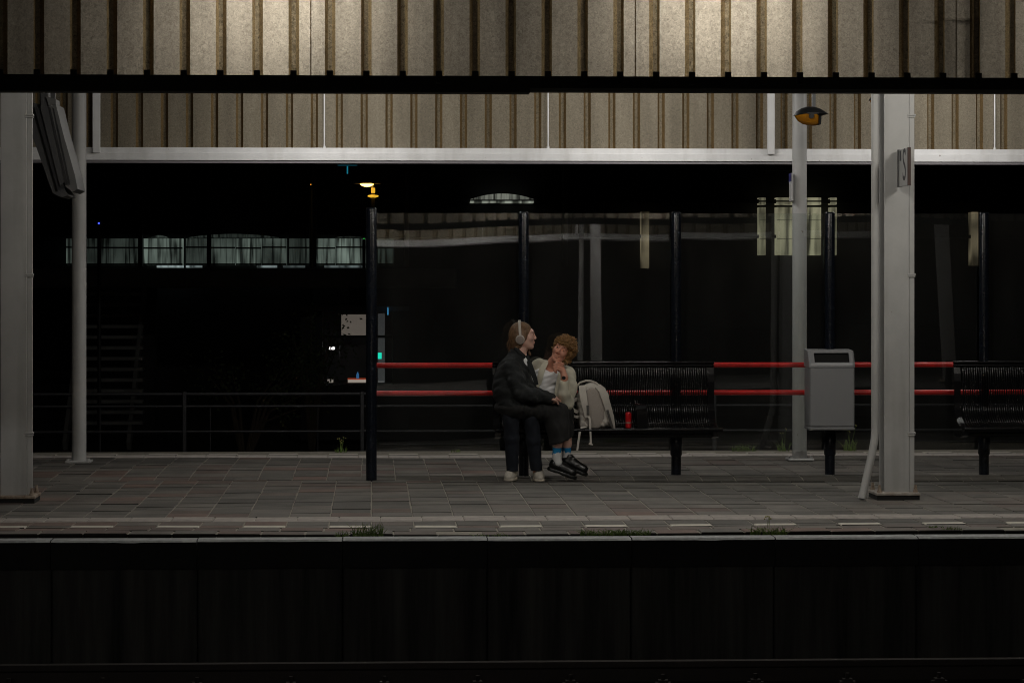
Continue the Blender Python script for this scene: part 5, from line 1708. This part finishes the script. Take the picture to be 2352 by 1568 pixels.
# heavy lace up shoes, toes pointing down to the right
def boot(heel, toe, y, parent):
    h, t_ = K(*heel, y), K(*toe, y - .05)
    d = t_ - h; L = np.linalg.norm(d)
    R = frame(d, (0, 0, 1))
    def p(f, u, s_): return h + R[0] * f + R[1] * u + R[2] * s_
    S = SDF()
    S.chain([p(.045, .062, 0), p(L * .5, .056, 0), p(L - .05, .050, 0)], (.043, .043, .042), .02)
    S.cap(p(.05, .065, 0), p(.055, .105, 0), .042, .038, .02)
    S.cap(p(.075, .095, 0), p(L * .6, .065, 0), .028, .026, .02)
    S.cut(p(.050, .150, 0), (.034, .036, .030), R, .006)
    S.plane(p(0, .030, 0), -R[1])
    up = S.build('shoe', M['boot'], parent, .0045)
    S = SDF()
    S.chain([p(.040, .015, 0), p(L * .5, .015, 0), p(L - .042, .015, 0)], (.044, .043, .048), .02)
    S.plane(p(0, .031, 0), R[1], .003); S.plane(p(0, .0, 0), -R[1], .003)
    S.cut(p(L * .42, -.004, 0), (.032, .010, .08), R, .004)
    S.build('sole', M['boot'], up, .0045)
    mb = MB(); lc = MB()
    for i in range(3):
        for s_ in (-1, 1):
            q = p(.098 + i * .022, .112 - i * .011, s_ * .020)
            mb.lathe(Vector(q) - Vector(R[1]) * .004, [(.0045, 0), (.0045, .006), (.002, .008)], 8, axis=Vector(R[1]))
        lc.tube([p(.098 + i * .022, .114 - i * .011, -.018), p(.100 + i * .022, .124 - i * .011, 0), p(.098 + i * .022, .114 - i * .011, .018)], .003, 5)
    mb.build('eyelets', M['eyelet'], up); lc.build('laces', M['boot'], up)
boot((566, 1352), (812, 1440), 20.90, wom)
boot((668, 1318), (905, 1412), 21.00, wom)

# headphones: a thing worn, not a part
hph = thing('headphones', 'beige over-ear headphones on the sideways sitting person', 'headphones', hc)
ec = wp_(-.028, -.030, -.0)
mb = MB()
pts = []
for k in range(19):
    a = math.pi * k / 18
    pts.append(Vector(wp_(-.024 - .006 * math.sin(a), .0 + .140 * math.sin(a) ** .75, -.094 * math.cos(a))))
band = MB().ribbon(pts, .021, .010, Vector(Rw[0])).build('headband', M['phones'], hph, 60)
for w in (-1, 1):
    c = wp_(-.026, -.028, .070 * w)
    ax_ = Vector(Rw[2]) * w
    cup = MB().lathe(c, [(.030, 0), (.038, .010), (.040, .018), (.040, .030), (.037, .036), (.034, .038)], 24, axis=ax_).build('ear_cup', M['phones'], hph, 40)
    MB().lathe(Vector(c) + ax_ * .0375, [(.032, 0), (.0318, .003), (.026, .005)], 24, axis=ax_).build('outer_disc', M['pad'], cup, 40)
    MB().tube([Vector(wp_(-.024, .012, .094 * w)), Vector(wp_(-.026, -.005, .100 * w))], [.011, .010], 8).build('yoke', M['phones'], cup, 60)

# ------------------------------------------------------------ backpack on the bench
YK = 21.06
M['pack'] = mat('beige_pack_cloth', (.58, .54, .49), .85, vary=.10, scale=18, bump=.2, bscale=200)
def mesh_mat():
    m, t, b = new_mat('pack_air_mesh')
    b.inputs['Roughness'].default_value = .9
    tc = t.nodes.new('ShaderNodeTexCoord'); mp = t.nodes.new('ShaderNodeMapping')
    mp.inputs['Rotation'].default_value = (0, math.radians(45), 0)
    t.links.new(tc.outputs['Object'], mp.inputs['Vector'])
    ch = t.nodes.new('ShaderNodeTexChecker'); ch.inputs['Scale'].default_value = 260
    ch.inputs['Color1'].default_value = (.50, .45, .41, 1); ch.inputs['Color2'].default_value = (.28, .245, .22, 1)
    t.links.new(mp.outputs['Vector'], ch.inputs['Vector'])
    t.links.new(ch.outputs['Color'], b.inputs['Base Color'])
    return m
M['pack_mesh'] = mesh_mat()
M['pack_dark'] = mat('pack_grey_webbing', (.10, .095, .09), .8)
q = K(960, 1000, YK)
pack = thing('backpack', 'beige backpack with dangling straps standing on the bench', 'backpack', (q[0], YK, .44))
S = SDF()
S.rbox(K(965, 835, YK + .06), (.088, .062, .105), .055, frame((1, 0, .10), (-.10, 0, 1))[[0, 2, 1]] * np.array([[1], [1], [1]]), .03)
S.ell(K(950, 690, YK + .05), (.105, .085, .085), None, .05)
S.ell(K(975, 945, YK + .05), (.145, .09, .055), None, .04)
S.disp(folds(.004, (40, 30, 50), (30, 20, 60)))
S.plane(K(960, 1003, YK), (0, 0, -1), .01)
pk = S.build('pack_body', M['pack'], pack, .006)
S = SDF()
S.ell(K(965, 830, YK - .045), (.105, .030, .185), frame((1, 0, .08), (0, 1, 0))[[0, 1, 2]], .02)
S.plane(K(960, 996, YK), (0, 0, -1), .01)
S.build('back_padding', M['pack_mesh'], pk, .005)
def rib_(pts, w, th, m, name, side=(1, -.15, 0)):
    return MB().ribbon([Vector(K(x, y, YK + d)) for x, y, d in pts], w, th, side).build(name, m, pack, 60)
MB().tube([Vector(K(x, y, YK + .0)) for x, y in ((815, 640), (850, 605), (900, 588), (945, 590), (990, 608), (1025, 640))], .0085, 8).build('carry_handle', M['pack'], pack, 60)
rib_([(868, 632, -.03), (872, 680, -.075), (885, 760, -.095), (900, 830, -.095), (912, 905, -.085)], [.058, .060, .056, .052, .040], .014, M['pack'], 'shoulder_strap')
rib_([(1000, 635, -.03), (1040, 668, -.07), (1068, 740, -.085), (1092, 820, -.08), (1118, 900, -.07), (1140, 1000, -.05)], [.055, .062, .062, .058, .050, .030], .014, M['pack'], 'shoulder_strap')
rib_([(915, 800, -.106), (918, 880, -.105)], .020, .004, M['pack_dark'], 'webbing')
rib_([(1085, 840, -.092), (1110, 930, -.082), (1128, 990, -.07)], .020, .004, M['pack_dark'], 'webbing')
rib_([(925, 895, -.10), (936, 920, -.11), (938, 1000, -.11), (942, 1080, -.11), (943, 1135, -.11)], [.016, .017, .016, .016, .018], .004, M['pack'], 'hanging_strap')
rib_([(925, 1128, -.11), (960, 1138, -.11)], .012, .006, M['pack'], 'strap_end', (0, 0, 1))
rib_([(905, 985, -.09), (862, 992, -.10), (848, 1030, -.11), (838, 1100, -.11), (826, 1188, -.11)], [.02, .020, .019, .018, .016], .004, M['pack'], 'hanging_strap')
rib_([(820, 745, -.02), (785, 770, -.05), (768, 800, -.05), (790, 838, -.04), (830, 860, -.02)], .030, .005, M['pack'], 'side_strap', (.3, 0, 1))
rib_([(800, 895, -.06), (835, 900, -.075)], .022, .012, M['pack'], 'buckle', (0, 0, 1))
rib_([(1092, 925, -.07), (1118, 935, -.07)], .022, .012, M['pack'], 'buckle', (0, 0, 1))
